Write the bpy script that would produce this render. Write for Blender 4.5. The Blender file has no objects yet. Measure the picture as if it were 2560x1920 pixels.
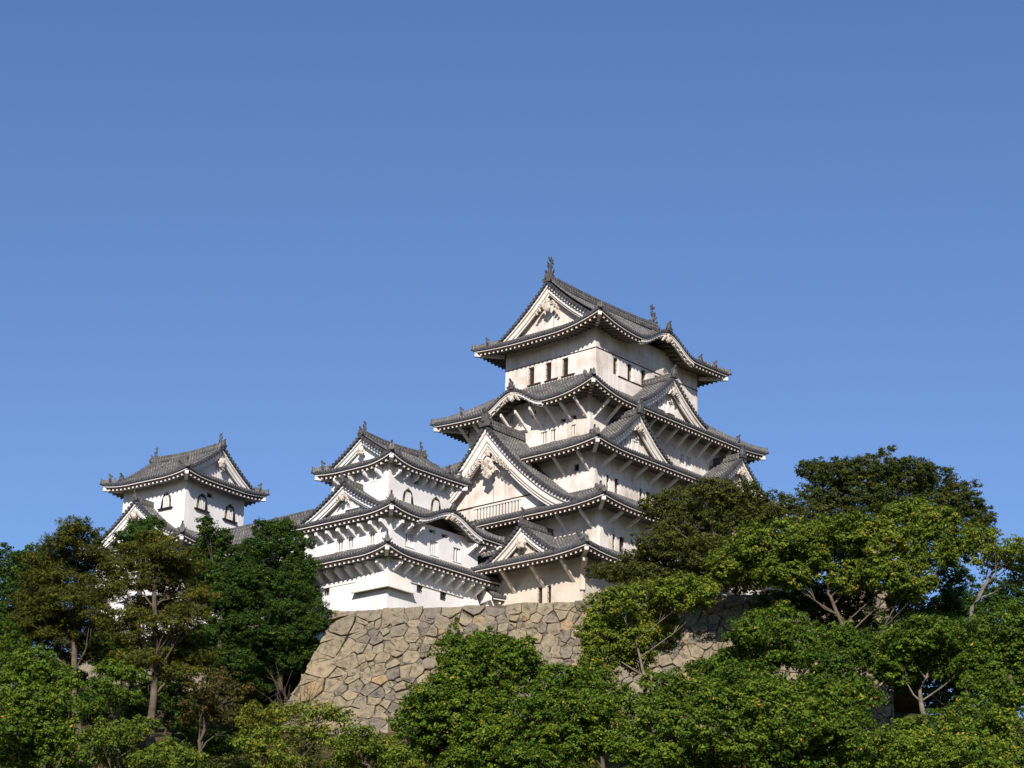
import bpy, math, random
import numpy as np
from mathutils import Matrix, Vector
R = math.radians
sc = bpy.context.scene
COL = sc.collection

# ------------------------------------------------------------------ camera, sky, sun, exposure
PITCH, ROLL, FPX = R(19.4095), R(1.17115), 5443.8          # focal length in pixels of a 2560 wide frame
fw = np.array([0, math.cos(PITCH), math.sin(PITCH)])
rt = np.array([1., 0, 0]); up = np.cross(rt, fw)
rt, up = math.cos(ROLL)*rt + math.sin(ROLL)*up, -math.sin(ROLL)*rt + math.cos(ROLL)*up
cam_d = bpy.data.cameras.new('camera'); cam = bpy.data.objects.new('camera', cam_d); COL.objects.link(cam)
cam.matrix_world = Matrix([[rt[0], up[0], -fw[0], 0], [rt[1], up[1], -fw[1], 0], [rt[2], up[2], -fw[2], 0], [0, 0, 0, 1]])
cam_d.sensor_width = 36; cam_d.sensor_fit = 'HORIZONTAL'; cam_d.lens = FPX/2560*36
cam_d.clip_start = .5; cam_d.clip_end = 20000
sc.camera = cam

def at(px, py, y):
    """photo pixel -> the point on its line of sight that lies y metres north of the viewer"""
    d = fw*FPX + rt*(px-1280) - up*(py-960)
    return d*(y/d[1])

SUN_EL, SUN_AZ = R(28), R(186)       # azimuth clockwise from +Y, where the sun stands
sdir = Vector((math.sin(SUN_AZ)*math.cos(SUN_EL), math.cos(SUN_AZ)*math.cos(SUN_EL), math.sin(SUN_EL)))
sun_d = bpy.data.lights.new('sun', 'SUN'); sun = bpy.data.objects.new('sun', sun_d); COL.objects.link(sun)
sun_d.energy = 5.0; sun_d.angle = R(.53); sun_d.color = (1, .92, .83)
sun.rotation_euler = sdir.to_track_quat('Z', 'Y').to_euler()
W = bpy.data.worlds.new('World'); sc.world = W; W.use_nodes = True
nt = W.node_tree; bg = nt.nodes['Background']
sky = nt.nodes.new('ShaderNodeTexSky'); sky.sky_type = 'NISHITA'; sky.sun_disc = False
sky.sun_elevation = SUN_EL; sky.sun_rotation = SUN_AZ
sky.altitude = 100; sky.air_density = 1.0; sky.dust_density = .3; sky.ozone_density = 5.0
wb = nt.nodes.new('ShaderNodeMix'); wb.data_type = 'RGBA'; wb.blend_type = 'MULTIPLY'; wb.inputs[0].default_value = 1   # the camera's cool white balance
nt.links.new(sky.outputs[0], wb.inputs[6]); wb.inputs[7].default_value = (.97, .965, 1.085, 1)
nt.links.new(wb.outputs[2], bg.inputs[0]); bg.inputs[1].default_value = .084
sc.view_settings.view_transform = 'Standard'; sc.view_settings.look = 'None'
sc.view_settings.exposure = .5; sc.view_settings.gamma = 1

# ------------------------------------------------------------------ materials
def new_mat(name, rough=.8, spec=.2):
    m = bpy.data.materials.new(name); m.use_nodes = True
    b = m.node_tree.nodes['Principled BSDF']
    b.inputs['Roughness'].default_value = rough; b.inputs['Specular IOR Level'].default_value = spec
    return m, m.node_tree, b
def nd(t, ty, **kw):
    n = t.nodes.new(ty)
    for k, v in kw.items(): setattr(n, k, v)
    return n
def noise(t, vec, scale, detail=4, rough=.55):
    n = nd(t, 'ShaderNodeTexNoise'); n.inputs['Scale'].default_value = scale
    n.inputs['Detail'].default_value = detail; n.inputs['Roughness'].default_value = rough
    t.links.new(vec, n.inputs['Vector']); return n.outputs['Fac']
def ramp(t, fac, stops):
    r = nd(t, 'ShaderNodeValToRGB'); e = r.color_ramp.elements
    while len(e) < len(stops): e.new(.5)
    for i, (p, c) in enumerate(stops):
        e[i].position = p; e[i].color = (*c, 1) if len(c) == 3 else c
    t.links.new(fac, r.inputs[0]); return r.outputs[0]
def mix(t, fac, a, b, mode='MIX'):
    m = nd(t, 'ShaderNodeMix', data_type='RGBA', blend_type=mode)
    for i, v in ((0, fac), (6, a), (7, b)):
        if hasattr(v, 'links'): t.links.new(v, m.inputs[i])
        else: m.inputs[i].default_value = v if i == 0 else (*v, 1)
    return m.outputs[2]
def bump(t, b, h, strength, dist):
    n = nd(t, 'ShaderNodeBump'); n.inputs['Strength'].default_value = strength; n.inputs['Distance'].default_value = dist
    t.links.new(h, n.inputs['Height']); t.links.new(n.outputs[0], b.inputs['Normal'])
def objco(t): return nd(t, 'ShaderNodeTexCoord').outputs['Object']
def scaled(t, vec, s):
    m = nd(t, 'ShaderNodeMapping'); m.inputs['Scale'].default_value = s
    t.links.new(vec, m.inputs[0]); return m.outputs[0]

def plaster(name, base, stain, amount):
    m, t, b = new_mat(name, .9, .1); co = objco(t)
    patch = ramp(t, noise(t, co, .45, 5, .6), [(.42, (0, 0, 0)), (.72, (1, 1, 1))])
    streak = ramp(t, noise(t, scaled(t, co, (2.2, 2.2, .16)), 1.3, 4, .6), [(.5, (0, 0, 0)), (.78, (1, 1, 1))])
    f = mix(t, .5, patch, streak, 'ADD')
    mm = nd(t, 'ShaderNodeMath', operation='MULTIPLY'); t.links.new(f, mm.inputs[0]); mm.inputs[1].default_value = amount
    c = mix(t, mm.outputs[0], base, stain)
    t.links.new(c, b.inputs['Base Color'])
    bump(t, b, noise(t, co, 3.5, 5, .6), .12, .05)
    return m
PL_KEEP = plaster('aged_cream_plaster', (.69, .64, .59), (.34, .275, .22), .8)
PL_WARM = plaster('weathered_buff_plaster', (.56, .495, .42), (.34, .265, .20), .6)
PL_WHITE = plaster('white_plaster', (.70, .685, .675), (.44, .40, .36), .46)
PL_TRIM = plaster('trim_plaster', (.66, .62, .575), (.36, .315, .26), .45)

SOFFIT_K = plaster('weathered_shade_soffit', (.21, .185, .16), (.11, .09, .075), .6)  # aged plaster tone darkened further, under-eave shade put into the colour
SOFFIT_W = plaster('greyed_shade_soffit', (.38, .365, .35), (.25, .23, .205), .5)  # white buildings' version: greying plus eave shade held in the base colour
def tile_mat(name, lo, hi, mortar, cover):
    m, t, b = new_mat(name, .62, .35)
    uv = nd(t, 'ShaderNodeUVMap'); sep = nd(t, 'ShaderNodeSeparateXYZ'); t.links.new(uv.outputs[0], sep.inputs[0])
    co = objco(t)
    c = ramp(t, noise(t, co, 2.6, 5, .65), [(.3, lo), (.75, hi)])
    fr = nd(t, 'ShaderNodeMath', operation='FRACT'); dv = nd(t, 'ShaderNodeMath', operation='DIVIDE')
    t.links.new(sep.outputs[0], dv.inputs[0]); dv.inputs[1].default_value = .31; t.links.new(dv.outputs[0], fr.inputs[0])
    lt = nd(t, 'ShaderNodeMath', operation='LESS_THAN'); t.links.new(fr.outputs[0], lt.inputs[0]); lt.inputs[1].default_value = .26
    nz = ramp(t, noise(t, co, 1.1, 3, .6), [(cover, (0, 0, 0)), (cover+.16, (1, 1, 1))])
    mu = nd(t, 'ShaderNodeMath', operation='MULTIPLY'); t.links.new(lt.outputs[0], mu.inputs[0]); t.links.new(nz, mu.inputs[1])
    c = mix(t, mu.outputs[0], c, mortar)
    t.links.new(c, b.inputs['Base Color'])
    return m
TILE = tile_mat('grey_roof_tile', (.040, .040, .043), (.128, .124, .12), (.27, .245, .21), .44)
RIDGE = tile_mat('ridge_tile', (.037, .037, .04), (.112, .108, .104), (.20, .185, .16), .48)
def plain(name, c, rough=.8, var=.3, scale=4.):
    m, t, b = new_mat(name, rough)
    col = ramp(t, noise(t, objco(t), scale, 4), [(.3, tuple(x*(1-var) for x in c)), (.7, tuple(x*(1+var) for x in c))])
    t.links.new(col, b.inputs['Base Color']); return m
STONE_PLAIN = plain('rubble', (.20, .17, .125), .9, .4, 2.)
TILE_END = plain('tile_end', (.055, .055, .06), .6, .4, 3)
ORN = plain('dark_fired_clay', (.07, .068, .068), .55, .4, 5)
BROWN = plain('brown_timber', (.05, .028, .02), .8)
DARK = plain('dark_interior', (.02, .017, .015), .9)
BLACK = plain('black_lacquer', (.02, .018, .016), .4)
GOLD = plain('gilt_fitting', (.16, .12, .06), .5)
CARVE = plain('carved_plaster', (.48, .42, .36), .9, .25, 6)

# ------------------------------------------------------------------ mesh collector
class MB:
    def __init__(s): s.v = []; s.f = []; s.m = []; s.uv = []
    def add(s, pts, faces, mi=0, uvs=None):
        o = len(s.v); s.v.extend([tuple(p) for p in pts])
        s.uv.extend(uvs if uvs else [(0.5, 0.5)]*len(pts))
        for f in faces: s.f.append([i+o for i in f]); s.m.append(mi)
    def hexa(s, p, mi=0):       # p: bottom ring of 4, top ring of 4
        s.add(p, [(0, 3, 2, 1), (4, 5, 6, 7), (0, 1, 5, 4), (1, 2, 6, 5), (2, 3, 7, 6), (3, 0, 4, 7)], mi)
    def box(s, a, b, mi=0):
        (x0, y0, z0), (x1, y1, z1) = a, b
        s.hexa([(x0, y0, z0), (x1, y0, z0), (x1, y1, z0), (x0, y1, z0), (x0, y0, z1), (x1, y0, z1), (x1, y1, z1), (x0, y1, z1)], mi)
    def grid(s, rows, mi=0, uvf=None):
        n = len(rows[0]); pts = [p for r in rows for p in r]
        uv = uvf if uvf else None
        s.add(pts, [(i*n+j, i*n+j+1, (i+1)*n+j+1, (i+1)*n+j) for i in range(len(rows)-1) for j in range(n-1)], mi, uv)
    def loft(s, rings, mi=0, caps=True, close=True):
        n = len(rings[0]); pts = [p for r in rings for p in r]; f = []
        for i in range(len(rings)-1):
            for j in range(n if close else n-1):
                k = (j+1) % n; f.append((i*n+j, i*n+k, (i+1)*n+k, (i+1)*n+j))
        if caps and close: f += [tuple(range(n)), tuple(range((len(rings)-1)*n, len(rings)*n))]
        s.add(pts, f, mi)
    def tube(s, path, rad, n=6, mi=0):
        rings = []; path = [np.array(p, float) for p in path]
        for i, p in enumerate(path):
            t = path[min(i+1, len(path)-1)] - path[max(i-1, 0)]; t /= np.linalg.norm(t)+1e-9
            a = np.array([0, 0, 1.]) if abs(t[2]) < .9 else np.array([1., 0, 0])
            x = np.cross(t, a); x /= np.linalg.norm(x); y = np.cross(t, x)
            r = rad[i] if hasattr(rad, '__len__') else rad
            rings.append([p + r*(math.cos(q)*x + math.sin(q)*y) for q in np.linspace(0, 2*math.pi, n, endpoint=False)])
        s.loft(rings, mi)
    def build(s, name, mats, parent=None, smooth=False):
        me = bpy.data.meshes.new(name); me.from_pydata(s.v, [], s.f)
        for m in (mats if isinstance(mats, (list, tuple)) else [mats]): me.materials.append(m)
        if len(s.f):
            me.polygons.foreach_set('material_index', s.m)
            if smooth: me.polygons.foreach_set('use_smooth', [True]*len(s.f))
            ul = me.uv_layers.new(name='UVMap'); li = np.zeros(len(me.loops), np.int32); me.loops.foreach_get('vertex_index', li)
            ul.data.foreach_set('uv', np.array(s.uv, np.float32)[li].ravel())
        me.update()
        o = bpy.data.objects.new(name, me); COL.objects.link(o)
        if parent is not None: o.parent = parent
        return o
def tag(o, label, cat, group=None):
    o['label'] = label; o['category'] = cat
    if group: o['group'] = group
    return o
def empty(name, loc, rz=0):
    o = bpy.data.objects.new(name, None); o.location = loc; o.rotation_euler = (0, 0, rz); COL.objects.link(o); return o

# ------------------------------------------------------------------ roofs in the old Japanese manner
SIDES = ('W', 'S', 'E', 'N')
class Roof:
    """hipped or hip-and-gable tiled roof; every side is addressed by (x along the eave, d inward from the eave, z)"""
    def __init__(s, cx, cy, ha, hb, z0, k1, k2, dmax, lift=.3, R0=5., axis=None, dg=0, bumps=None, ov=2.):
        s.__dict__.update(locals())
        s.bumps = bumps or {}
    def half(s, side): return s.hb if side in 'WE' else s.ha
    def pos(s, side, x, d, z):
        if side == 'W': return (s.cx-s.ha+d, s.cy+x, z)
        if side == 'E': return (s.cx+s.ha-d, s.cy+x, z)
        if side == 'S': return (s.cx+x, s.cy-s.hb+d, z)
        return (s.cx+x, s.cy+s.hb-d, z)
    def bumpz(s, side, x):
        b = s.bumps.get(side)
        if not b: return 0
        c, w, h = b; q = abs(x-c)/w
        if q >= 1.25: return 0
        # flowing curve: round crown, reversed foot
        return h*(.5+.5*math.cos(math.pi*min(q, 1.25)/1.25))**1.15
    def Z(s, side, x, d):
        h = s.half(side); e = max(0, 1-(h-abs(x))/s.R0)
        c = (('S' if x < 0 else 'N')+side) if side in 'WE' else (side+('W' if x < 0 else 'E'))
        lf = (s.lift[c] if isinstance(s.lift, dict) else s.lift)*e*e
        dd = max(d, 0)
        zs = s.z0 + s.k1*d + s.k2*dd*dd + lf
        b = s.bumpz(side, x)
        if b > 0: zs = max(zs, s.z0 + b + .02*d, zs)
        return zs
    def dend(s, side, x):
        h = s.half(side)
        lim = h-abs(x)
        if s.axis is None: return max(0, min(s.dmax, lim))
        gab = (side in 'WE') == (s.axis == 'u')
        if gab: return max(0, min(s.dg+.9, lim))
        full = s.half('W' if side in 'SN' else 'S')
        return full if lim >= s.dg-1e-6 else max(0, lim)

PITCHT = .30
def build_roof(rf, parent, sides=SIDES, hips=('SW', 'NW', 'SE', 'NE'), trim=PL_TRIM, orn=True, rafters=True, name='roof'):
    mb = MB()
    eave = MB()
    for side in sides:
        h = rf.half(side); n = int(2*h/PITCHT); step = 2*h/n
        xs = [-h+step*(i+.5) for i in range(n)]
        edges = sorted(set([-h, h] + [x for x in xs] + ([-(h-rf.dg), h-rf.dg] if rf.axis and ((side in 'WE') != (rf.axis == 'u')) else [])))
        # valley tiles
        NS = 9
        for a, b in zip(edges[:-1], edges[1:]):
            da, db = rf.dend(side, a+1e-4), rf.dend(side, b-1e-4)
            rows = []; uv = []
            for i in range(NS):
                t = i/(NS-1); rows.append([rf.pos(side, a, t*da, rf.Z(side, a, t*da)), rf.pos(side, b, t*db, rf.Z(side, b, t*db))])
                uv += [(t*da, a), (t*db, b)]
            mb.grid(rows, 0, uv)
            za, zb = rf.Z(side, a, 0), rf.Z(side, b, 0)
            mb.add([rf.pos(side, a, 0, za), rf.pos(side, b, 0, zb), rf.pos(side, b, 0, zb-.19), rf.pos(side, a, 0, za-.19)], [(0, 1, 2, 3)], 1)
        # round cover tiles
        r = .085
        prof = [(-r, -.02), (-r*.75, r*.75), (0, r*1.1), (r*.75, r*.75), (r, -.02)]
        for x in xs:
            de = rf.dend(side, x)
            if de < .12: continue
            ns = max(3, int(de/.42)+2); rows = []; uv = []
            for i in range(ns):
                d = -.06 + (de+.06)*i/(ns-1); z = rf.Z(side, x, max(d, 0)) + min(d, 0)*.4
                rows.append([rf.pos(side, x+px, d, z+pz) for px, pz in prof]); uv += [(d, x+px) for px, pz in prof]
            mb.grid(rows, 0, uv)
            z = rf.Z(side, x, 0)+.0
            ring = [rf.pos(side, x+.145*math.cos(q), -.07, z+.0+.155*math.sin(q)) for q in np.linspace(0, 2*math.pi, 8, endpoint=False)]
            mb.add(ring, [tuple(range(8))], 1)
        # plaster strip under the tiles, timber board, rafters, soffit
        m = max(8, int(2*h/.45)); ex = [-h+.06+(2*h-.12)*i/m for i in range(m+1)]
        def strip(d0, d1, t0, t1, mi):
            for a, b in zip(ex[:-1], ex[1:]):
                za, zb = rf.Z(side, a, 0), rf.Z(side, b, 0)
                a0 = max(-h+d0, min(h-d0, a)); b0 = max(-h+d0, min(h-d0, b)); a1 = max(-h+d1, min(h-d1, a)); b1 = max(-h+d1, min(h-d1, b))
                if abs(a0-b0) < 1e-5: continue
                eave.hexa([rf.pos(side, a0, d0, za+t0), rf.pos(side, b0, d0, zb+t0), rf.pos(side, b1, d1, zb+t0), rf.pos(side, a1, d1, za+t0),
                           rf.pos(side, a0, d0, za+t1), rf.pos(side, b0, d0, zb+t1), rf.pos(side, b1, d1, zb+t1), rf.pos(side, a1, d1, za+t1)], mi)
        bz = rf.bumps.get(side)
        strip(.03, .16, -.26, -.17, 0)
        strip(.14, .26, -.41, -.24, 1)
        if bz:   # broad curved board of the undulating gable
            c, w, hh = bz; q = w*1.12; kk = 36
            for i in range(kk):
                a, b = c-q+2*q*i/kk, c-q+2*q*(i+1)/kk
                za, zb = rf.Z(side, a, 0)-.24, rf.Z(side, b, 0)-.24
                for (d0, d1, tt) in ((.1, .26, .22), (.3, .44, .38)):
                    eave.hexa([rf.pos(side, a, d0, za-tt), rf.pos(side, b, d0, zb-tt), rf.pos(side, b, d1, zb-tt), rf.pos(side, a, d1, za-tt),
                               rf.pos(side, a, d0, za), rf.pos(side, b, d0, zb), rf.pos(side, b, d1, zb), rf.pos(side, a, d1, za)], 0)
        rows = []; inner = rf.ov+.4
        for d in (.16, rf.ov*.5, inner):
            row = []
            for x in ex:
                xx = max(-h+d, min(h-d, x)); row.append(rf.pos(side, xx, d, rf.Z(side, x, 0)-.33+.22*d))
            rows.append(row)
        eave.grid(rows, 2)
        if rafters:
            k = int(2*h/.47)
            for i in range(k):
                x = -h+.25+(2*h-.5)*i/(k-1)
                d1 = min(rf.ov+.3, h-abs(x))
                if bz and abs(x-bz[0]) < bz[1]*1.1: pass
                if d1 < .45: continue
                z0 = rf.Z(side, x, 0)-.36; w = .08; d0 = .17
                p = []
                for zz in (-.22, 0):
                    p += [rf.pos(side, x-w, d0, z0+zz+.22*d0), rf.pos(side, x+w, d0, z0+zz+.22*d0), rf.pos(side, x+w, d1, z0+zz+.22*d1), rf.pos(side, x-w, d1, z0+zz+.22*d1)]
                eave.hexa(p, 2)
                eave.add([rf.pos(side, x-w*.9, d0-.012, z0-.19), rf.pos(side, x+w*.9, d0-.012, z0-.19), rf.pos(side, x+w*.9, d0-.012, z0-.01), rf.pos(side, x-w*.9, d0-.012, z0-.01)], [(0, 1, 2, 3)], 0)
    roof = mb.build(name, [TILE, TILE_END], parent)
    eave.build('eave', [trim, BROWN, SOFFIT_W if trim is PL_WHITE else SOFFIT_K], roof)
    # hip ridges
    for c in hips:
        sx = -1 if 'W' in c else 1; sy = -1 if 'S' in c else 1
        side = c[0]      # S or N
        de = rf.dg if rf.axis else rf.dmax
        hm = MB()
        def hp(d, off=0): # point on hip line
            x = sx*(rf.ha-d); z = rf.Z(side, x, max(d, 0)); p = rf.pos(side, x, d, z); return np.array(p)
        across = np.array([sy*sx*-1, 1, 0])/math.sqrt(2) if False else np.array([-sy, sx, 0])/math.sqrt(2)
        N = 9; rings = []
        for i in range(N):
            d = -.05+(de+.05)*i/(N-1); p = hp(d); e = .10 if i == 0 else 0
            rings.append([p-across*.17+[0, 0, -.05], p-across*.15+[0, 0, .24+e], p-across*.09+[0, 0, .33+e], p+across*.09+[0, 0, .33+e], p+across*.15+[0, 0, .24+e], p+across*.17+[0, 0, -.05]])
        n6 = 6; pts = [q for r_ in rings for q in r_]; f = []
        uv = []
        for i in range(N):
            d = (de*i/(N-1))*1.41
            uv += [(d, j*.1) for j in range(6)]
        for i in range(N-1):
            for j in range(5): f.append((i*6+j, i*6+j+1, (i+1)*6+j+1, (i+1)*6+j))
        f += [tuple(range(6)), tuple(range((N-1)*6, N*6))]
        hm.add(pts, f, 0, uv)
        hm.build('hip_ridge', [RIDGE], roof)
        if orn:
            out = np.array([sx, sy, 0])/math.sqrt(2)
            p0 = hp(min(1.7, de*.55)); ornament(roof, p0+np.array([0, 0, .22]), out, .62)
            tip = MB(); p1 = hp(0); o = out
            tip.tube([p1+[0, 0, .1], p1+o*.10+[0, 0, .30], p1+o*.16+[0, 0, .52]], [.12, .07, .02], 6)
            tip.tube([p1+o*.02+[0, 0, .02], p1+o*.22+[0, 0, .05]], [.15, .15], 8)
            tip.build('corner_tile', [ORN], roof)
        # corner beam end
        bm = MB(); o = np.array([sx, sy, 0])/math.sqrt(2); a = np.array([-o[1], o[0], 0])
        p = hp(0)-o*.10
        q = p-o*(rf.ov*1.3)
        za = -.36; zb = -.64
        bm.hexa([p-a*.15+[0, 0, zb], p+a*.15+[0, 0, zb], q+a*.15+[0, 0, zb-.05], q-a*.15+[0, 0, zb-.05], p-a*.15+[0, 0, za], p+a*.15+[0, 0, za], q+a*.15+[0, 0, za-.05], q-a*.15+[0, 0, za-.05]])
        bm.build('corner_beam', [trim], roof)
    return roof

def ornament(parent, p, out, s, name='ridge_ornament'):
    """demon-face end tile: shouldered plate with side curls and a round bar on top"""
    mb = MB(); p = np.array(p, float); o = np.array(out, float); o /= np.linalg.norm(o); a = np.array([-o[1], o[0], 0]); z = np.array([0, 0, 1.])
    outl = [(-.42, -.25), (.42, -.25), (.5, -.05), (.40, .12), (.30, .10), (.27, .45), (.16, .62), (-.16, .62), (-.27, .45), (-.30, .10), (-.40, .12), (-.5, -.05)]
    rings = [[p+o*d*s+a*x*s*k+z*y*s for x, y in outl] for d, k in ((-.18, .95), (.08, 1), (.16, .8))]
    mb.loft(rings, 0)
    mb.tube([p-o*.35*s+z*.62*s, p+o*.05*s+z*.78*s, p+o*.2*s+z*.98*s], [.12*s, .12*s, .13*s], 8)
    for sg in (-1, 1): mb.tube([p+a*.35*s*sg, p+a*.55*s*sg+z*.02*s, p+a*.60*s*sg+z*.16*s, p+a*.5*s*sg+z*.2*s], [.1*s, .08*s, .06*s, .04*s], 6)
    mb.tube([p+o*.1*s+z*.15*s, p+o*.26*s+z*.13*s], [.16*s, .1*s], 8)
    return mb.build(name, [ORN], parent)

def fish(parent, p, inward, s, name='fish_ornament'):
    """tiger-headed fish: head biting the ridge, body rising, tail thrown up and over"""
    mb = MB(); p = np.array(p, float); i = np.array(inward, float); i /= np.linalg.norm(i); a = np.array([-i[1], i[0], 0]); z = np.array([0, 0, 1.])
    spine = [(.20, .0), (.05, .18), (-.06, .45), (-.06, .75), (.02, 1.0), (.10, 1.2), (.12, 1.36)]
    rad = [.20, .21, .17, .135, .10, .07, .04]
    rings = []
    for (d, h), r in zip(spine, rad):
        rings.append([p+i*(d+r*1.05*math.cos(q))*s+a*r*.8*math.sin(q)*s+z*h*s for q in np.linspace(0, 2*math.pi, 8, endpoint=False)])
    mb.loft(rings)
    def fin(pts, th=.05):
        r = [[p+i*x*s+z*y*s+a*t*s for x, y in pts] for t in (-th, th)]; mb.loft(r)
    fin([(.06, 1.28), (-.16, 1.42), (-.30, 1.72), (-.04, 1.56), (.10, 1.88), (.17, 1.55), (.40, 1.66), (.30, 1.4), (.46, 1.18), (.2, 1.26)])
    fin([(-.20, .6), (-.42, .85), (-.34, 1.0), (-.44, 1.2), (-.15, 1.08), (-.02, 1.1), (-.1, .8)])
    fin([(.12, .62), (.30, .80), (.26, .92), (.36, 1.05), (.12, .98), (.08, .8)])
    for sg in (-1, 1): mb.tube([p+i*.1*s+a*.2*sg*s+z*.25*s, p+i*.0*s+a*.42*sg*s+z*.42*s, p-i*.1*s+a*.46*sg*s+z*.6*s], [.1*s, .07*s, .02*s], 5)
    mb.tube([p+i*.15*s+z*.05*s, p+i*.42*s+z*.0*s], [.22*s, .16*s], 8)
    return mb.build(name, [ORN], parent)

def ridge_bar(parent, p, q, w, h, name='main_ridge', sag=0.1):
    """stack of ridge tiles between two points, a round cap on top, ends lifted a little"""
    mb = MB(); p = np.array(p, float); q = np.array(q, float); t = (q-p); L = np.linalg.norm(t); t /= L; a = np.array([-t[1], t[0], 0]); z = np.array([0, 0, 1.])
    N = max(4, int(L/.5)); sec = [(-.62, -.3), (-.62, .0), (-.5, .04), (-.5, .45), (-.56, .5), (-.5, .55), (-.42, .84), (-.3, .97), (0, 1.08), (.3, .97), (.42, .84), (.5, .55), (.56, .5), (.5, .45), (.5, .04), (.62, 0), (.62, -.3)]
    pts = []; uv = []; f = []; n = len(sec)
    for i in range(N+1):
        u = i/N; c = p+t*L*u+z*(sag*(2*u-1)**2)
        pts += [c+a*x*w+z*y*h for x, y in sec]; uv += [(L*u, j*.1) for j in range(n)]
    for i in range(N):
        for j in range(n-1): f.append((i*n+j, i*n+j+1, (i+1)*n+j+1, (i+1)*n+j))
    f += [tuple(range(n)), tuple(range(N*n, N*n+n))]
    mb.add(pts, f, 0, uv)
    k = int(L/.33)
    for i in range(k):       # little round tile ends along both flanks
        u = (i+.5)/k; c = p+t*L*u+z*(sag*(2*u-1)**2)
        for sg in (-1, 1):
            mb.add([c+a*sg*w*.54+t*.1*math.cos(g)+z*(h*.28+.1*math.sin(g)) for g in np.linspace(0, 2*math.pi, 6, endpoint=False)], [tuple(range(6))], 1)
    return mb.build(name, [RIDGE, TRIMDOT], parent)
TRIMDOT = plain('ridge_mortar_dot', (.16, .15, .14), .8)

def crest(roof, rf, side, back, s=1., pend=1):
    c, w, h = rf.bumps[side]; z = rf.z0+h; P = lambda x, d, zz: rf.pos(side, c+x, d, zz)
    ridge_bar(roof, P(0, -.02, z+.03), P(0, back, z+.06), .26*s, .26*s, 'crest_ridge', 0)
    ornament(roof, P(0, -.05, z+.2), np.array(P(0, -1, 0))-np.array(P(0, 0, 0)), .75*s)
    pendant(roof, lambda x, d, zz: P(x, d+.1, zz), z-.72*s, .62*s, pend)

def pendant(parent, F, z, s, big=0, name='gable_pendant'):
    """carved plaster pendant below the gable apex.  F(x, d, z) maps local gable coordinates"""
    mb = MB()
    def lobed(cx, cz, r, n, amp, th0, th1, mi=0, ph=0, sy=1.):
        qs = np.linspace(0, 2*math.pi, 40, endpoint=False)
        def ring(k, d): return [F(cx+r*k*(1+amp*math.cos(n*q+ph))*math.sin(q), d, cz+sy*r*k*(1+amp*math.cos(n*q+ph))*math.cos(q)) for q in qs]
        mb.loft([ring(1, th1), ring(1.0, th0+.04), ring(.82, th0)], mi)
    def scroll(cx, cz, r, sg, d, turns=1.4):
        path = []
        for i in range(18):
            q = i/17*turns*2*math.pi; rr = r*(1-.75*i/17); path.append(F(cx+sg*rr*math.cos(q), d, cz+rr*math.sin(q)))
        mb.tube(path, [.22*r]*18, 5)
    if big == 0:
        lobed(0, z, .34*s, 6, .16, -.12, .06, 0, math.pi)
        lobed(0, z+.04*s, .10*s, 6, .1, -.18, -.1)
    elif big == 1:
        lobed(0, z, .42*s, 5, .10, -.14, .06, 0, math.pi); lobed(0, z+.62*s, .24*s, 6, .06, -.12, .06)
        for sg in (-1, 1):
            for k, (x, zz, r) in enumerate(((.62, .22, .30), (.98, -.12, .24), (1.25, -.42, .16))):
                lobed(sg*x*s, z+zz*s, r*s*.8, 3, .12, -.1, .06); scroll(sg*x*s, z+zz*s, r*s*.7, sg, -.13)
    else:
        lobed(0, z, .80*s, 6, .12, -.2, .06, 0, 0, .95); lobed(0, z-.95*s, .52*s, 5, .12, -.2, .06, 0, math.pi)
        for (x, zz) in ((-.3, .25), (.3, .25), (-.42, -.3), (.42, -.3), (0, -.05), (0, -.9)): scroll(x*s, z+zz*s, .2*s, 1 if x > 0 else -1, -.24)
        lobed(0, z+1.25*s, .30*s, 5, .3, -.14, .02); lobed(0, z+1.8*s-.1, .18*s, 5, .3, -.12, .02)
        for sg in (-1, 1):
            for k, (x, zz, r) in enumerate(((1.0, .48, .40), (1.55, .18, .36), (2.05, -.25, .34), (2.5, -.62, .28), (2.85, -.95, .2))):
                scroll(sg*x*s, z+zz*s, r*s, sg, -.12, 1.5); lobed(sg*(x+.1)*s, z+(zz-.04)*s, r*.62*s, 3, .1, -.06, .05)
    return mb.build(name, [CARVE], parent, True)

class Gable:
    """triangular dormer gable on a roof side; q runs from the ridge (0) to a foot (1)"""
    def __init__(s, rf, side, c, df, zA, w, zF, L, p=1.4, wl=None):
        s.rf, s.side, s.c, s.df, s.zA, s.w, s.zF, s.L, s.p = rf, side, c, df, zA, w, zF, L, p
    def z(s, x):
        q = min(1.0, abs(x)/s.w); return s.zA-(s.zA-s.zF)*(1-(1-q)**s.p) - .0
    def F(s, x, d, z): return s.rf.pos(s.side, s.c+x, s.df+d, z)

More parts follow.
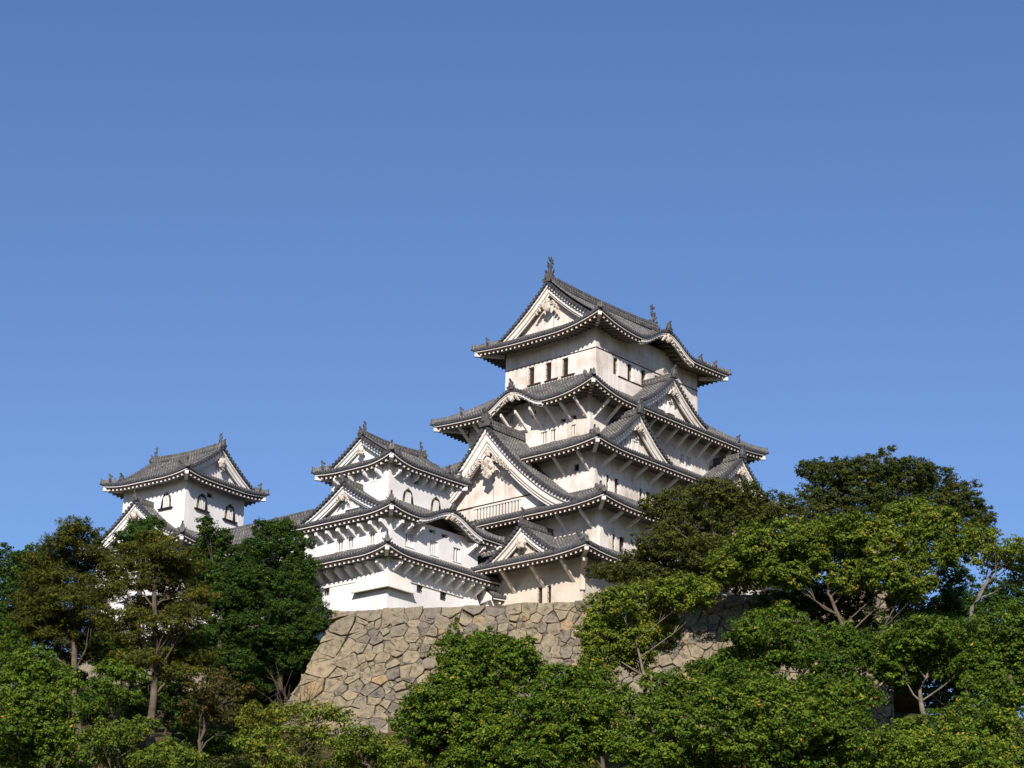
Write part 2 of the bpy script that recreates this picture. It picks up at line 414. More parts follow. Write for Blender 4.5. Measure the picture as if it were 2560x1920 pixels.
def verge_and_boards(roof, F, zf, x0, x1, bh, recess, wallm, trim, zbot, N=22, disc=True, layers=2, zlo=-1e9):
    """tile-end row, bargeboards and plaster gable wall for a gable whose roof line is zf(x), x in [x0, x1] either side of 0"""
    tv = MB(); bd = MB(); gw = MB()
    for sg in (-1, 1):
        xs = [sg*x0+(sg*x1-sg*x0)*i/N for i in range(N+1)]
        # thick verge of tiles
        for a, b in zip(xs[:-1], xs[1:]):
            za, zb = zf(a), zf(b)
            tv.hexa([F(a, -.06, za-.10), F(b, -.06, zb-.10), F(b, .35, zb-.10), F(a, .35, za-.10), F(a, -.06, za+.10), F(b, -.06, zb+.10), F(b, .35, zb+.10), F(a, .35, za+.10)], 0)
        # round tile ends at even distance along the slope
        acc = 0; last = None; px, pz = xs[0], zf(xs[0])
        M = 240
        for i in range(M+1):
            x = sg*x0+(sg*x1-sg*x0)*i/M; z = zf(x); acc += math.hypot(x-px, z-pz); px, pz = x, z
            if acc > .36 or i == 0:
                acc = 0
                tv.loft([[F(x+.155*math.cos(q), d, z+.04+.155*math.sin(q)) for q in np.linspace(0, 2*math.pi, 8, endpoint=False)] for d in (-.2, .3)], 1)
        def cs(x): e = (zf(x+.02*sg)-zf(x-.02*sg))/.04 if abs(x) > .03 else (zf(x+.04*sg)-zf(x))/.04; return min(2.1, math.sqrt(1+e*e))
        def board(d0, d1, t0, t1, mi=0):
            for a, b in zip(xs[:-1], xs[1:]):
                za, zb = zf(a), zf(b)
                ka, kb = cs(a), cs(b)
                if min(za-t0*ka, zb-t0*kb) < zlo+.02: continue
                bd.hexa([F(a, d0, max(zlo, za-t1*ka)), F(b, d0, max(zlo, zb-t1*kb)), F(b, d1, max(zlo, zb-t1*kb)), F(a, d1, max(zlo, za-t1*ka)), F(a, d0, za-t0), F(b, d0, zb-t0), F(b, d1, zb-t0), F(a, d1, za-t0)], mi)
        board(.0, .16, .10, .10+.30*bh)
        board(.16, .30, .12, .10+.95*bh)
        if layers > 1: board(.28, .42, .2, .10+1.25*bh)
        if layers > 2: board(.40, .52, .2, .10+1.55*bh)
        rows = [[F(x, recess, zf(x)-.12) for x in xs], [F(x, recess, min(zbot, zf(x)-.15)) for x in xs]]
        gw.grid(rows, 0)
    tv.build('verge', [TILE, TILE_END], roof); bd.build('bargeboard', [trim], roof)
    return gw.build('gable_wall', [wallm], roof)

def build_gable(g, parent, bh=.5, recess=.9, wallm=PL_KEEP, trim=PL_TRIM, pend=(1, 1.), ridge=(.34, .45), zbot=None, orn=.9, layers=2, name='gable'):
    mb = MB(); NQ = 12
    n = int(g.L/PITCHT); r = .085
    prof = [(-r, -.02), (-r*.75, r*.75), (0, r*1.1), (r*.75, r*.75), (r, -.02)]
    for sg in (-1, 1):
        qs = [i/NQ for i in range(NQ+1)]
        rows = [[g.F(sg*g.w*q, d, g.z(g.w*q)) for d in (0, g.L)] for q in qs]
        s_ = [0]
        for a, b in zip(qs[:-1], qs[1:]): s_.append(s_[-1]+math.hypot(g.w*(b-a), g.z(g.w*b)-g.z(g.w*a)))
        mb.grid(rows, 0, [(s_[i], d) for i in range(NQ+1) for d in (0, g.L)])
        for k in range(n):
            d = .18+k*PITCHT
            rows = [[g.F(sg*g.w*q, d+pd, g.z(g.w*q)+pz) for pd, pz in prof] for q in qs]
            mb.grid(rows, 0, [(s_[i], pd) for i in range(NQ+1) for pd, pz in prof])
        # under-edge of the foot
        x = sg*g.w; z = g.z(g.w)
    gab = mb.build(name, [TILE, TILE_END], parent)
    verge_and_boards(gab, g.F, lambda x: g.z(x), .02, g.w, bh, recess, wallm, trim, max(zbot if zbot is not None else g.zF-.6, g.rf.z0+g.rf.k1*g.df), layers=layers, zlo=g.rf.z0+g.rf.k1*g.df-.04)
    p = g.F(0, -.1, g.zA+.05); q = g.F(0, g.L, g.zA+.05)
    ridge_bar(gab, p, q, ridge[0], ridge[1], 'gable_ridge', .05)
    o = np.array(g.F(0, -1, 0))-np.array(g.F(0, 0, 0))
    if orn: ornament(gab, np.array(g.F(0, -.12, g.zA+.25)), o, orn)
    if pend is not None: pendant(gab, lambda x, d, z: g.F(x, d, z), g.zA-.2-bh*2.1-.12*pend[1], pend[1], pend[0])
    return gab

def irimoya_top(rf, roof, parent, ends, bh=.42, recess=.75, wallm=PL_KEEP, trim=PL_TRIM, pend=(1, .8), rid=(.5, .75), fish_s=1., drop=0):
    """ridge, gable ends and descending ridges of a hip-and-gable roof"""
    u = rf.axis == 'u'
    half_r = (rf.ha if u else rf.hb)-rf.dg; full = rf.hb if u else rf.ha
    zr = rf.z0+rf.k1*full+rf.k2*full*full
    def P(t, x, z): return (rf.cx+t, rf.cy+x, z) if u else (rf.cx+x, rf.cy+t, z)
    zf = lambda x: rf.z0+rf.k1*(full-abs(x))+rf.k2*(full-abs(x))**2
    for e in ends:
        sg = -1 if e in 'WS' else 1
        F = lambda x, d, z, sg=sg: P(sg*(half_r-d), x, z)
        verge_and_boards(roof, F, zf, .02, full-rf.dg+.15, bh, recess, wallm, trim, rf.z0+.2, zlo=rf.z0+rf.k1*rf.dg*.75)
        pendant(roof, F, zr-.2-bh*2.3-.12*pend[1]-drop, pend[1], pend[0])
        ornament(roof, P(sg*(half_r+.1), 0, zr+.25), np.array(P(sg, 0, 0))-np.array(P(0, 0, 0)), rid[1]*1.35)
        for s2 in (-1, 1):    # descending ridges
            mb = MB(); rings = []
            for i in range(8):
                x = s2*(.3+(full-rf.dg-.2)*i/7); z = zf(x); c = np.array(P(sg*(half_r-.75), x, z)); t = np.array(P(1, 0, 0))-np.array(P(0, 0, 0))
                rings.append([c-t*.16+[0, 0, -.05], c-t*.14+[0, 0, .22], c-t*.06+[0, 0, .3], c+t*.06+[0, 0, .3], c+t*.14+[0, 0, .22], c+t*.16+[0, 0, -.05]])
            mb.loft(rings); mb.build('descending_ridge', [RIDGE], roof)
            xe = s2*(full-rf.dg+.1); out = np.array(P(0, s2, 0))-np.array(P(0, 0, 0))
            ornament(roof, P(sg*(half_r-.75), xe, zf(xe)+.2), out, .7)
    ridge_bar(roof, P(-half_r-.05, 0, zr), P(half_r+.05, 0, zr), rid[0], rid[1], 'main_ridge', .22)
    for sg in (-1, 1):
        fish(parent, P(sg*(half_r-.35), 0, zr+rid[1]*1.05+.1), np.array(P(-sg, 0, 0))-np.array(P(0, 0, 0)), fish_s)

# ------------------------------------------------------------------ walls and windows
def wall_storey(parent, cx, cy, a, b, z0, z1, mat, wins, trim=PL_TRIM, a_w=None, name='wall'):
    """four plaster walls with real openings on W and S; wins = (side, x0, x1, z0, z1, style)"""
    mb = MB(); aw = a if a_w is None else a_w
    def P(side, x, d, z):
        if side == 'W': return (cx-aw+d, cy+x, z)
        if side == 'E': return (cx+a-d, cy+x, z)
        if side == 'S': return (cx+x, cy-b+d, z)
        return (cx+x, cy+b-d, z)
    for side in SIDES:
        lo, hi = ((-b, b) if side in 'WE' else (-aw, a))
        hs = [w for w in wins if w[0] == side and w[5] not in ('kato',)]
        xs = sorted(set([lo, hi]+[x for w in hs for x in w[1:3]])); zs = sorted(set([z0, z1]+[z for w in hs for z in w[3:5]]))
        for xa, xb in zip(xs[:-1], xs[1:]):
            for za, zb in zip(zs[:-1], zs[1:]):
                xm, zm = (xa+xb)/2, (za+zb)/2
                if any(w[1] < xm < w[2] and w[3] < zm < w[4] for w in hs): continue
                mb.add([P(side, xa, 0, za), P(side, xb, 0, za), P(side, xb, 0, zb), P(side, xa, 0, zb)], [(0, 1, 2, 3)])
    wall = mb.build(name, [mat], parent)
    for w in wins: window(wall, lambda x, d, z, s=w[0]: P(s, x, d, z), w[1], w[2], w[3], w[4], w[5], mat, trim)
    wall_P[wall.name] = P
    return wall, P
wall_P = {}

def window(parent, P, x0, x1, z0, z1, style, wallm, trim):
    mb = MB(); D = .32
    def bx(a, b, d0, d1, c, e, mi): mb.hexa([P(a, d0, c), P(b, d0, c), P(b, d1, c), P(a, d1, c), P(a, d0, e), P(b, d0, e), P(b, d1, e), P(a, d1, e)], mi)
    if style == 'kato':     # bell-shaped window
        cx = (x0+x1)/2; w = (x1-x0)/2; h = z1-z0
        pts = [(-1.0, 0), (-.92, .35), (-.82, .6), (-.70, .78), (-.45, .92), (-.2, .97), (0, 1.05), (.2, .97), (.45, .92), (.70, .78), (.82, .6), (.92, .35), (1.0, 0)]
        out = [(cx+x*w, z0+y*h) for x, y in pts]
        mb.add([P(x, -.02, z) for x, z in out], [tuple(range(len(out)))], 2)
        ipts = [(cx+x*w*.62, z0+.04+y*h*.82) for x, y in pts]
        for (a, c), (b, e) in zip(out[:-1], out[1:]):
            i = out.index((a, c)); (a2, c2), (b2, e2) = [(cx+(x-cx)*.80, z0+(z-z0)*.90) for x, z in ((a, c), (b, e))]
            mb.hexa([P(a, -.10, c), P(b, -.10, e), P(b2, -.10, e2), P(a2, -.10, c2), P(a, 0, c), P(b, 0, e), P(b2, 0, e2), P(a2, 0, c2)], 3 if i % 3 else 4)
        for k in (-.5, -.18, .14, .46):
            bx(cx+k*w-.05, cx+k*w+.07, -.06, -.02, z0+.02, z0+h*.80, 0)
        bx(x0-.22, x1+.22, -.22, 0.02, z0-.13, z0-.01, 3)
        return mb.build('window', [trim, wallm, DARK, BLACK, GOLD], parent)
    # jambs and dark back
    for (a, b, c, e) in ((x0, x0, z0, z1), (x1, x1, z0, z1)):
        mb.add([P(a, 0, c), P(a, D, c), P(a, D, e), P(a, 0, e)], [(0, 1, 2, 3)], 1)
    for z in (z0, z1): mb.add([P(x0, 0, z), P(x1, 0, z), P(x1, D, z), P(x0, D, z)], [(0, 1, 2, 3)], 1)
    mb.add([P(x0, D, z0), P(x1, D, z0), P(x1, D, z1), P(x0, D, z1)], [(0, 1, 2, 3)], 2)
    w = x1-x0
    if style == 'bars':       # thick plastered bars
        n = max(2, round(w/.25))
        for i in range(n):
            c = x0+w*(i+.5)/n; bx(c-.055, c+.055, .10, .20, z0, z1, 0)
        bx(x0-.05, x1+.05, -.05, .03, z0-.07, z0-.004, 0)
    elif style == 'dark':     # open, with thin timber bars
        n = max(2, round(w/.16))
        for i in range(n):
            c = x0+w*(i+.5)/n; bx(c-.018, c+.018, .12, .16, z0, z1, 3)
        for k in (.33, .66): bx(x0, x1, .10, .12, z0+(z1-z0)*k-.018, z0+(z1-z0)*k+.018, 3)
    elif style == 'iron':
        n = max(2, round(w/.2))
        for i in range(n):
            c = x0+w*(i+.5)/n; bx(c-.028, c+.028, .05, .1, z0, z1, 0 if False else 4)
        for k in (.25, .5, .75): bx(x0, x1, .03, .05, z0+(z1-z0)*k-.02, z0+(z1-z0)*k+.02, 4)
        mb.add([P(x0, D-.02, z0), P(x1, D-.02, z0), P(x1, D-.02, z0+(z1-z0)), P(x0, D-.02, z1)], [(0, 1, 2, 3)], 0)
    return mb.build('window', [trim, wallm, DARK, BROWN, BLACK], parent)

def gable_window(gab, g_F, x0, x1, z0, z1, d, trim, n=None):
    """lattice window set proud on a gable wall"""
    mb = MB()
    def bx(a, b, d0, d1, c, e, mi): mb.hexa([g_F(a, d0, c), g_F(b, d0, c), g_F(b, d1, c), g_F(a, d1, c), g_F(a, d0, e), g_F(b, d0, e), g_F(b, d1, e), g_F(a, d1, e)], mi)
    bx(x0, x1, d-.03, d+.05, z0, z1, 1)
    w = x1-x0; n = n or max(2, round(w/.28))
    for i in range(n):
        c = x0+w*(i+.5)/n; bx(c-.09, c+.09, d-.14, d-.03, z0, z1, 0)
    bx(x0-.12, x1+.12, d-.2, d+.02, z1, z1+.14, 0); bx(x0-.12, x1+.12, d-.2, d+.02, z0-.14, z0, 0)
    for a in (x0-.12, x1): bx(a, a+.12, d-.18, d+.02, z0, z1, 0)
    return mb.build('window', [trim, DARK], gab)

def struts(wall, P, xs, side, z_eave, ov, rise, kind, trim, lo=1.5, w=.08):
    """brackets carrying the eave: slender diagonal struts or solid plaster gussets"""
    for x in xs:
        mb = MB(); F = lambda xx, d, z: P(side, xx, -d, z)
        if kind == 'strut':
            a0, a1 = (0.0, z_eave-lo), (ov-.55, z_eave-.38)
            mb.hexa([F(x-w, a0[0]-.05, a0[1]-.14), F(x+w, a0[0]-.05, a0[1]-.14), F(x+w, a1[0], a1[1]-.14), F(x-w, a1[0], a1[1]-.14),
                     F(x-w, a0[0]-.05, a0[1]+.14), F(x+w, a0[0]-.05, a0[1]+.14), F(x+w, a1[0], a1[1]+.14), F(x-w, a1[0], a1[1]+.14)])
        else:
            prof = [(0, z_eave-.12), (ov-.4, z_eave-.36), (ov-.4, z_eave-.60), (ov*.5, z_eave-.75), (.12, z_eave-lo), (0, z_eave-lo)]
            mb.loft([[F(x-w, d, z) for d, z in prof], [F(x+w, d, z) for d, z in prof]])
        mb.build('eave_bracket', [trim], wall)

def band(wall, P, side, x0, x1, z, h, proud, mat, name='wall_band'):
    mb = MB(); mb.hexa([P(side, x0, -proud, z), P(side, x1, -proud, z), P(side, x1, .05, z), P(side, x0, .05, z), P(side, x0, -proud, z+h), P(side, x1, -proud, z+h), P(side, x1, .05, z+h), P(side, x0, .05, z+h)])
    return mb.build(name, [mat], wall)
def frange(a, b, n): return [a+(b-a)*i/(n-1) for i in range(n)]

# ------------------------------------------------------------------ the main keep
K = empty('castle_keep', (7.897, 179.326, 0), R(48.628))
tag(K, 'tallest building, five-tiered cream and white castle keep with grey tiled roofs on the hilltop', 'castle')
# storeys from the top down
w6, P6 = wall_storey(K, 0, 0, 7.1, 5.03, 58.5, 65.9, PL_KEEP, [
    ('W', 1.77, 2.42, 61.75, 63.35, 'dark'), ('W', -.15, .53, 61.75, 63.35, 'dark'), ('W', -2.0, -1.33, 61.75, 63.35, 'dark'),
    ('S', -4.8, -4.2, 61.85, 63.35, 'dark'), ('S', -2.85, -2.25, 61.85, 63.35, 'dark'), ('S', -.95, -.35, 61.85, 63.35, 'dark'), ('S', .94, 1.54, 61.85, 63.35, 'dark'), ('S', 2.85, 3.45, 61.85, 63.35, 'dark')])
for side, a, b in (('W', -5.09, 5.09), ('S', -7.16, 7.16)): band(w6, P6, side, a, b, 63.55, .05, .06, BROWN)
for a, b in ((-2.75, -1.30), (-.9, .55), (1.0, 2.45)):
    band(w6, P6, 'W', a, b, 61.66, .08, .12, BROWN, 'window_sill'); band(w6, P6, 'W', a, a+.70, 61.78, 1.52, .07, PL_KEEP, 'shutter')
band(w6, P6, 'S', -4.2, 3.6, 61.76, .07, .07, BROWN, 'window_sill')
for a in (-4.1, -2.15, -.25, 1.64): band(w6, P6, 'S', a, a+1.0, 61.88, 1.42, .04, PL_KEEP, 'shutter')
for a in (-3.4, -1.6, .2, 2.0, 3.8): band(w6, P6, 'W', a, a+.05, 63.6, 1.6, .03, PL_TRIM, 'wall_post')
for a in (-5.2, -3.2, -1.2, 1.2, 3.2, 5.2): band(w6, P6, 'S', a, a+.05, 63.6, 1.6, .03, PL_TRIM, 'wall_post')
r5 = Roof(0, 0, 9.1, 7.03, 65.17, .5, .036, 7.03, dict(SW=.92, NW=.3, SE=.12, NE=.3), 5.5, 'u', 1.5, {'S': (.35, 3.3, 1.55), 'N': (.35, 3.3, 1.55)}, 2.0)
o5 = build_roof(r5, K, trim=PL_TRIM)
irimoya_top(r5, o5, K, 'WE', .5, .85, PL_KEEP, PL_TRIM, (1, .95), (.48, .62), 1.0, .75)

crest(o5, r5, 'S', 2.8)
w4, P4 = wall_storey(K, 0, 0, 9.8, 6.62, 51.5, 59.0, PL_KEEP, [
    ('W', -2.1, -1.35, 55.05, 56.07, 'bars'), ('W', -3.03, -2.48, 55.1, 56.07, 'bars'), ('W', -5.12, -4.64, 55.1, 56.05, 'bars'),
    ('W', -4.07, -3.5, 56.47, 56.8, 'vent'), ('W', -5.2, -4.63, 56.5, 56.83, 'vent'), ('W', -.95, -.35, 57.5, 58.2, 'bars'), ('W', 1.6, 2.3, 57.5, 58.2, 'bars'),
    ('S', 2.3, 2.95, 54.65, 56.3, 'bars'), ('S', 3.2, 3.9, 54.65, 56.3, 'bars'), ('S', -1.2, -.7, 56.8, 57.2, 'vent'), ('S', 6.6, 7.2, 54.65, 56.3, 'bars')])
r4 = Roof(0, 0, 12.06, 8.8, 58.02, .5, .041, 4.98, dict(SW=.95, NW=.22, SE=.35, NE=.3), 5., None, 0, {'W': (0, 2.9, 1.45)}, 2.26)
o4 = build_roof(r4, K)
crest(o4, r4, 'W', 3.2)
struts(w4, P4, frange(-6.3, 6.3, 9), 'W', 58.1, 2.26, 0, 'strut', PL_TRIM, 1.7)
struts(w4, P4, frange(-9.3, 9.3, 13), 'S', 58.1, 2.18, 0, 'strut', PL_TRIM, 1.7)
g = Gable(r4, 'S', -.4, .75, 62.0, 4.75, 58.75, 5., 1.35); gb = build_gable(g, K, .5, .75, pend=(1, .5), zbot=58.0)
gable_window(gb, g.F, -1.25, -.6, 59.2, 59.95, .75, PL_TRIM); gable_window(gb, g.F, .1, .75, 59.2, 59.95, .75, PL_TRIM)

w3, P3 = wall_storey(K, 0, 0, 11.2, 8.25, 45.5, 53.3, PL_KEEP, [
    ('W', -6.66, -6.16, 51.45, 52.04, 'dark'),
    ('S', -9.65, -9.3, 49.9, 51.2, 'dark'), ('S', -8.6, -8.08, 49.9, 51.2, 'dark'), ('S', -5.34, -4.98, 49.85, 51.1, 'dark'), ('S', -4.45, -3.9, 49.65, 51.06, 'dark'), ('S', -1, -.4, 49.7, 51.0, 'dark'), ('S', 3, 3.6, 49.7, 51.0, 'dark')])
r3 = Roof(0, 0, 13.33, 10.3, 52.92, .5, .02, 3.8, .38, 4.5, None, 0, None, 2.1)
o3 = build_roof(r3, K)
struts(w3, P3, [-7.7, -5.2, -2.6], 'W', 52.9, 2.1, 0, 'strut', PL_TRIM, 1.6)
struts(w3, P3, frange(-10.3, 10.3, 11), 'S', 52.9, 2.05, 0, 'strut', PL_TRIM, 1.2)
g = Gable(r3, 'S', -7.0, .75, 56.75, 4.2, 53.45, 4.6, 1.3); gb = build_gable(g, K, .5, .75, pend=(1, .5), zbot=52.6)
gable_window(gb, g.F, -1.45, -.75, 53.85, 54.55, .75, PL_TRIM); gable_window(gb, g.F, -.2, .5, 53.85, 54.55, .75, PL_TRIM)
g = Gable(r3, 'S', 7.3, .75, 56.55, 4.2, 53.4, 4.6, 1.3); gb = build_gable(g, K, .5, .75, pend=(1, .5), zbot=52.6)
gable_window(gb, g.F, -1.0, -.3, 53.75, 54.45, .75, PL_TRIM); gable_window(gb, g.F, .2, .9, 53.75, 54.45, .75, PL_TRIM)

w2, P2 = wall_storey(K, 0, 0, 12.85, 10.2, 40.5, 47.9, PL_KEEP, [
    ('S', -11.29, -10.95, 44.2, 45.6, 'dark'), ('S', -10.44, -9.76, 44.2, 45.6, 'dark'), ('S', -8.2, -7.5, 44.2, 45.6, 'dark'), ('S', -6.2, -5.5, 44.2, 45.6, 'dark')])
r2 = Roof(0, 0, 15.0, 12.3, 47.45, .5, .025, 3.9, .38, 4.5, None, 0, None, 2.1)
o2 = build_roof(r2, K)
struts(w2, P2, [-9.4, -7.0], 'W', 47.4, 2.1, 0, 'strut', PL_TRIM, 1.5)
struts(w2, P2, frange(-11.9, 11.9, 12), 'S', 47.4, 2.05, 0, 'strut', PL_TRIM, 1.1)
g = Gable(r2, 'W', 0.5, .5, 55.75, 10.9, 47.5, 5.6, 1.6)
gb = build_gable(g, K, .72, 1.15, PL_KEEP, PL_TRIM, None, (.46, .62), 47.2, 1.25, 3)
pendant(gb, lambda x, d, z: g.F(x-.3, d+.0, z), 52.4, .78, 2)
gable_window(gb, g.F, -3.1, 1.95, 48.15, 49.25, 1.15, PL_TRIM, 15)
mb = MB()
for (xa, xb, za, zb) in ((-5.2, 5.6, 49.48, 49.56),): mb.hexa([g.F(xa, 1.07, za), g.F(xb, 1.07, za), g.F(xb, 1.2, za), g.F(xa, 1.2, za), g.F(xa, 1.07, zb), g.F(xb, 1.07, zb), g.F(xb, 1.2, zb), g.F(xa, 1.2, zb)])
mb.build('wall_band', [BROWN], gb)
ornament(gb, g.F(4.5, 3.2, g.z(4.5)+.5), np.array(g.F(1, 0, 0))-np.array(g.F(0, 0, 0)), 1.5)

w1, P1 = wall_storey(K, 0, 0, 13.3, 10.42, 36.5, 43.4, PL_WARM, [
    ('W', -6.42, -5.94, 39.7, 41.13, 'dark'), ('W', -7.3, -6.9, 39.7, 41.13, 'dark')], PL_WARM, 15.2)
band(w1, P1, 'W', -10.5, 10.5, 36.6, 2.85, .22, PL_WARM, 'plinth'); band(w1, P1, 'S', -15.25, 13.3, 36.6, 2.85, .22, PL_WARM, 'plinth')
r1 = Roof(-1.05, 0, 16.35, 12.6, 42.92, .5, .02, 4.6, .38, 4.5, None, 0, None, 2.15)
o1 = build_roof(r1, K)
struts(w1, P1, [-9.6, -6.6, -3.6, -.6, 3], 'W', 42.9, 2.2, 0, 'strut', PL_WARM, 1.8, .14)
struts(w1, P1, frange(-14.4, 12, 8), 'S', 42.9, 2.1, 0, 'strut', PL_WARM, 1.7, .14)
mb = MB()   # corner post with stepped bracket under the lowest eave
c = np.array([-15.2, -10.42, 0]); o = np.array([-1, -1, 0])/math.sqrt(2); a = np.array([1, -1, 0])/math.sqrt(2)
prof = [(-.2, 40.3), (.12, 40.3), (.16, 41.5), (1.2, 42.0), (1.9, 42.1), (1.9, 42.35), (-.2, 42.35)]
mb.loft([[c+o*d-a*.18+[0, 0, z] for d, z in prof], [c+o*d+a*.18+[0, 0, z] for d, z in prof]])
mb.build('corner_bracket', [PL_WARM], w1)
g = Gable(r1, 'W', -5.3, .85, 45.95, 4.35, 43.1, 4.4, 1.45); gb = build_gable(g, K, .5, .8, PL_WARM, PL_TRIM, (0, 1.3), (.34, .42), 42.6, 0, 2)
gable_window(gb, g.F, -.9, .1, 43.9, 44.7, .8, PL_WARM); gable_window(gb, g.F, .7, 1.15, 43.7, 44.3, .8, PL_WARM)
fish(gb, g.F(0, .1, 46.35), np.array(g.F(0, 1, 0))-np.array(g.F(0, 0, 0)), .62, 'ridge_finial')

# ------------------------------------------------------------------ west tower
T = empty('corner_tower', (-9.397, 165.49, 0), R(49.509))
tag(T, 'bright white three-tiered tower standing on the stone wall left of the big keep', 'tower')
wu, Pu = wall_storey(T, 0, 0, 3.55, 3.08, 45.5, 50.2, PL_WHITE, [
    ('W', -1.8, -1.15, 48.85, 49.6, 'bars'), ('S', -.74, -.1, 49.0, 49.4, 'vent'), ('S', -1.95, -.75, 47.1, 48.4, 'kato'), ('S', 1.3, 2.45, 47.2, 48.5, 'kato')], PL_WHITE)
ru = Roof(0, 0, 4.5, 4.2, 50.05, .5, .03, 4.2, dict(SW=.62, NW=.25, SE=.05, NE=.2), 3., 'u', .85, None, 1.05)
ou = build_roof(ru, T, trim=PL_WHITE, rafters=True)
irimoya_top(ru, ou, T, 'WE', .36, .55, PL_WHITE, PL_WHITE, (0, .95), (.36, .42), .48)
struts(wu, Pu, [-2.3, -1.0, .6, 2.2], 'W', 49.95, 1.08, 0, 'gusset', PL_WHITE, .95, .09)
struts(wu, Pu, frange(-2.9, 3.1, 7), 'S', 49.95, 1.08, 0, 'gusset', PL_WHITE, .95, .09)
wm, Pm = wall_storey(T, .15, 0, 5.05, 4.75, 40.5, 45.4, PL_WHITE, [
    ('W', -.94, -.15, 43.24, 44.2, 'bars'), ('W', .15, .94, 43.24, 44.2, 'bars'), ('W', -3.18, -2.46, 43.25, 44.2, 'bars'), ('W', 3.2, 3.9, 43.25, 44.2, 'bars'),
    ('S', -3.33, -2.4, 43.2, 44.25, 'bars'), ('S', -.56, .38, 43.15, 44.27, 'bars'), ('S', 2.13, 3.0, 43.2, 44.3, 'bars'), ('S', -.7, .0, 44.85, 45.12, 'vent'), ('S', .75, 1.45, 44.8, 45.08, 'vent')], PL_WHITE)
rm = Roof(.25, 0, 6.45, 6.05, 45.43, .5, .04, 3.0, dict(SW=.4, NW=.25, SE=.0, NE=.1), 3., None, 0, {'S': (.45, 3.25, 1.2)}, 1.3)
om = build_roof(rm, T, trim=PL_WHITE)
struts(wm, Pm, frange(-4.5, 4.6, 9), 'W', 45.15, 1.3, 0, 'gusset', PL_WHITE, 1.05, .12)
struts(wm, Pm, [-4.6, -3.5, -2.3, 3.9, 4.8], 'S', 45.15, 1.3, 0, 'gusset', PL_WHITE, 1.05, .12)
crest(om, rm, 'S', 2.2, .8)
g = Gable(rm, 'W', -.25, .55, 48.3, 4.45, 45.85, 3.2, 1.3); gb = build_gable(g, T, .42, .7, PL_WHITE, PL_WHITE, (1, .5), (.32, .4), 45.2, .6)
gable_window(gb, g.F, -.55, .05, 46.45, 47.15, .7, PL_WHITE); gable_window(gb, g.F, -1.25, -.75, 46.45, 47.15, .7, PL_WHITE)
wl, Pl = wall_storey(T, .15, 0, 5.0, 4.65, 36.5, 42.4, PL_WHITE, [
    ('W', 2.75, 3.3, 39.95, 41.0, 'iron'), ('W', 1.47, 2.05, 39.9, 40.93, 'iron'),
    ('S', -1.78, -1.1, 39.88, 40.85, 'iron'), ('S', .88, 1.6, 39.84, 40.8, 'iron')], PL_WHITE)
rl = Roof(.25, 0, 6.75, 6.05, 42.15, .5, .05, 1.8, dict(SW=.5, NW=.25, SE=.1, NE=.1), 3., None, 0, None, 1.35)
ol = build_roof(rl, T, trim=PL_WHITE)
struts(wl, Pl, frange(-4.3, 4.4, 9), 'W', 42.0, 1.35, 0, 'gusset', PL_WHITE, 1.1, .13)
struts(wl, Pl, frange(-4.6, 4.8, 9), 'S', 42.0, 1.4, 0, 'gusset', PL_WHITE, 1.1, .13)
# stone-dropping skirts
mb = MB()
def skirt(Pf, side, x0, x1, zt, zb, pr):
    mb.hexa([Pf(side, x0, -pr, zb), Pf(side, x1, -pr, zb), Pf(side, x1, .02, zb), Pf(side, x0, .02, zb), Pf(side, x0, -.05, zt), Pf(side, x1, -.05, zt), Pf(side, x1, .02, zt), Pf(side, x0, .02, zt)])
cxl, cyl, aw, bw = .15, 0, 5.0, 4.65
pr = .5; zt, zb = 41.1, 39.62
mb.add([(cxl-aw-pr, -1.4, zb), (cxl-aw-pr, -bw-pr, zb), (-2.45, -bw-pr, zb), (-2.45, -bw+.02, zb), (cxl-aw+.02, -bw+.02, zb), (cxl-aw+.02, -1.4, zb),
        (cxl-aw-.05, -1.65, zt), (cxl-aw-.05, -bw-.05, zt), (-2.8, -bw-.05, zt), (-2.8, -bw+.02, zt), (cxl-aw+.02, -bw+.02, zt), (cxl-aw+.02, -1.65, zt)],
       [(0, 1, 7, 6), (1, 2, 8, 7), (2, 3, 9, 8), (0, 6, 11, 5), (6, 7, 8, 9, 10, 11)])
mb.box((cxl-aw-pr-.06, -bw-pr-.06, zb-.09), (-2.4, -bw-pr+.12, zb), 1); mb.box((cxl-aw-pr-.06, -bw-pr+.121, zb-.09), (cxl-aw-pr+.12, -1.36, zb), 1)
mb.add([(cxl-aw-pr+.1, -1.4, zb+.02), (cxl-aw-pr+.1, -bw-pr+.1, zb+.02), (-2.45, -bw-pr+.1, zb+.02), (-2.45, -bw, zb+.02), (cxl-aw, -bw, zb+.02), (cxl-aw, -1.4, zb+.02)], [tuple(range(6))], 2)
mb.build('stone_drop_skirt', [PL_TRIM, PL_TRIM, DARK], wl)
mb = MB(); mb.hexa([(3.4, -bw-.9, 37), (5.15+1.3, -bw-.9, 37), (5.15+1.3, -bw+2.5, 37), (3.4, -bw+2.5, 37), (3.75, -bw-.04, 41.0), (5.19, -bw-.04, 41.0), (5.19, -bw+2.5, 41.0), (3.75, -bw+2.5, 41.0)])
mb.build('flared_corner', [PL_WHITE], wl)

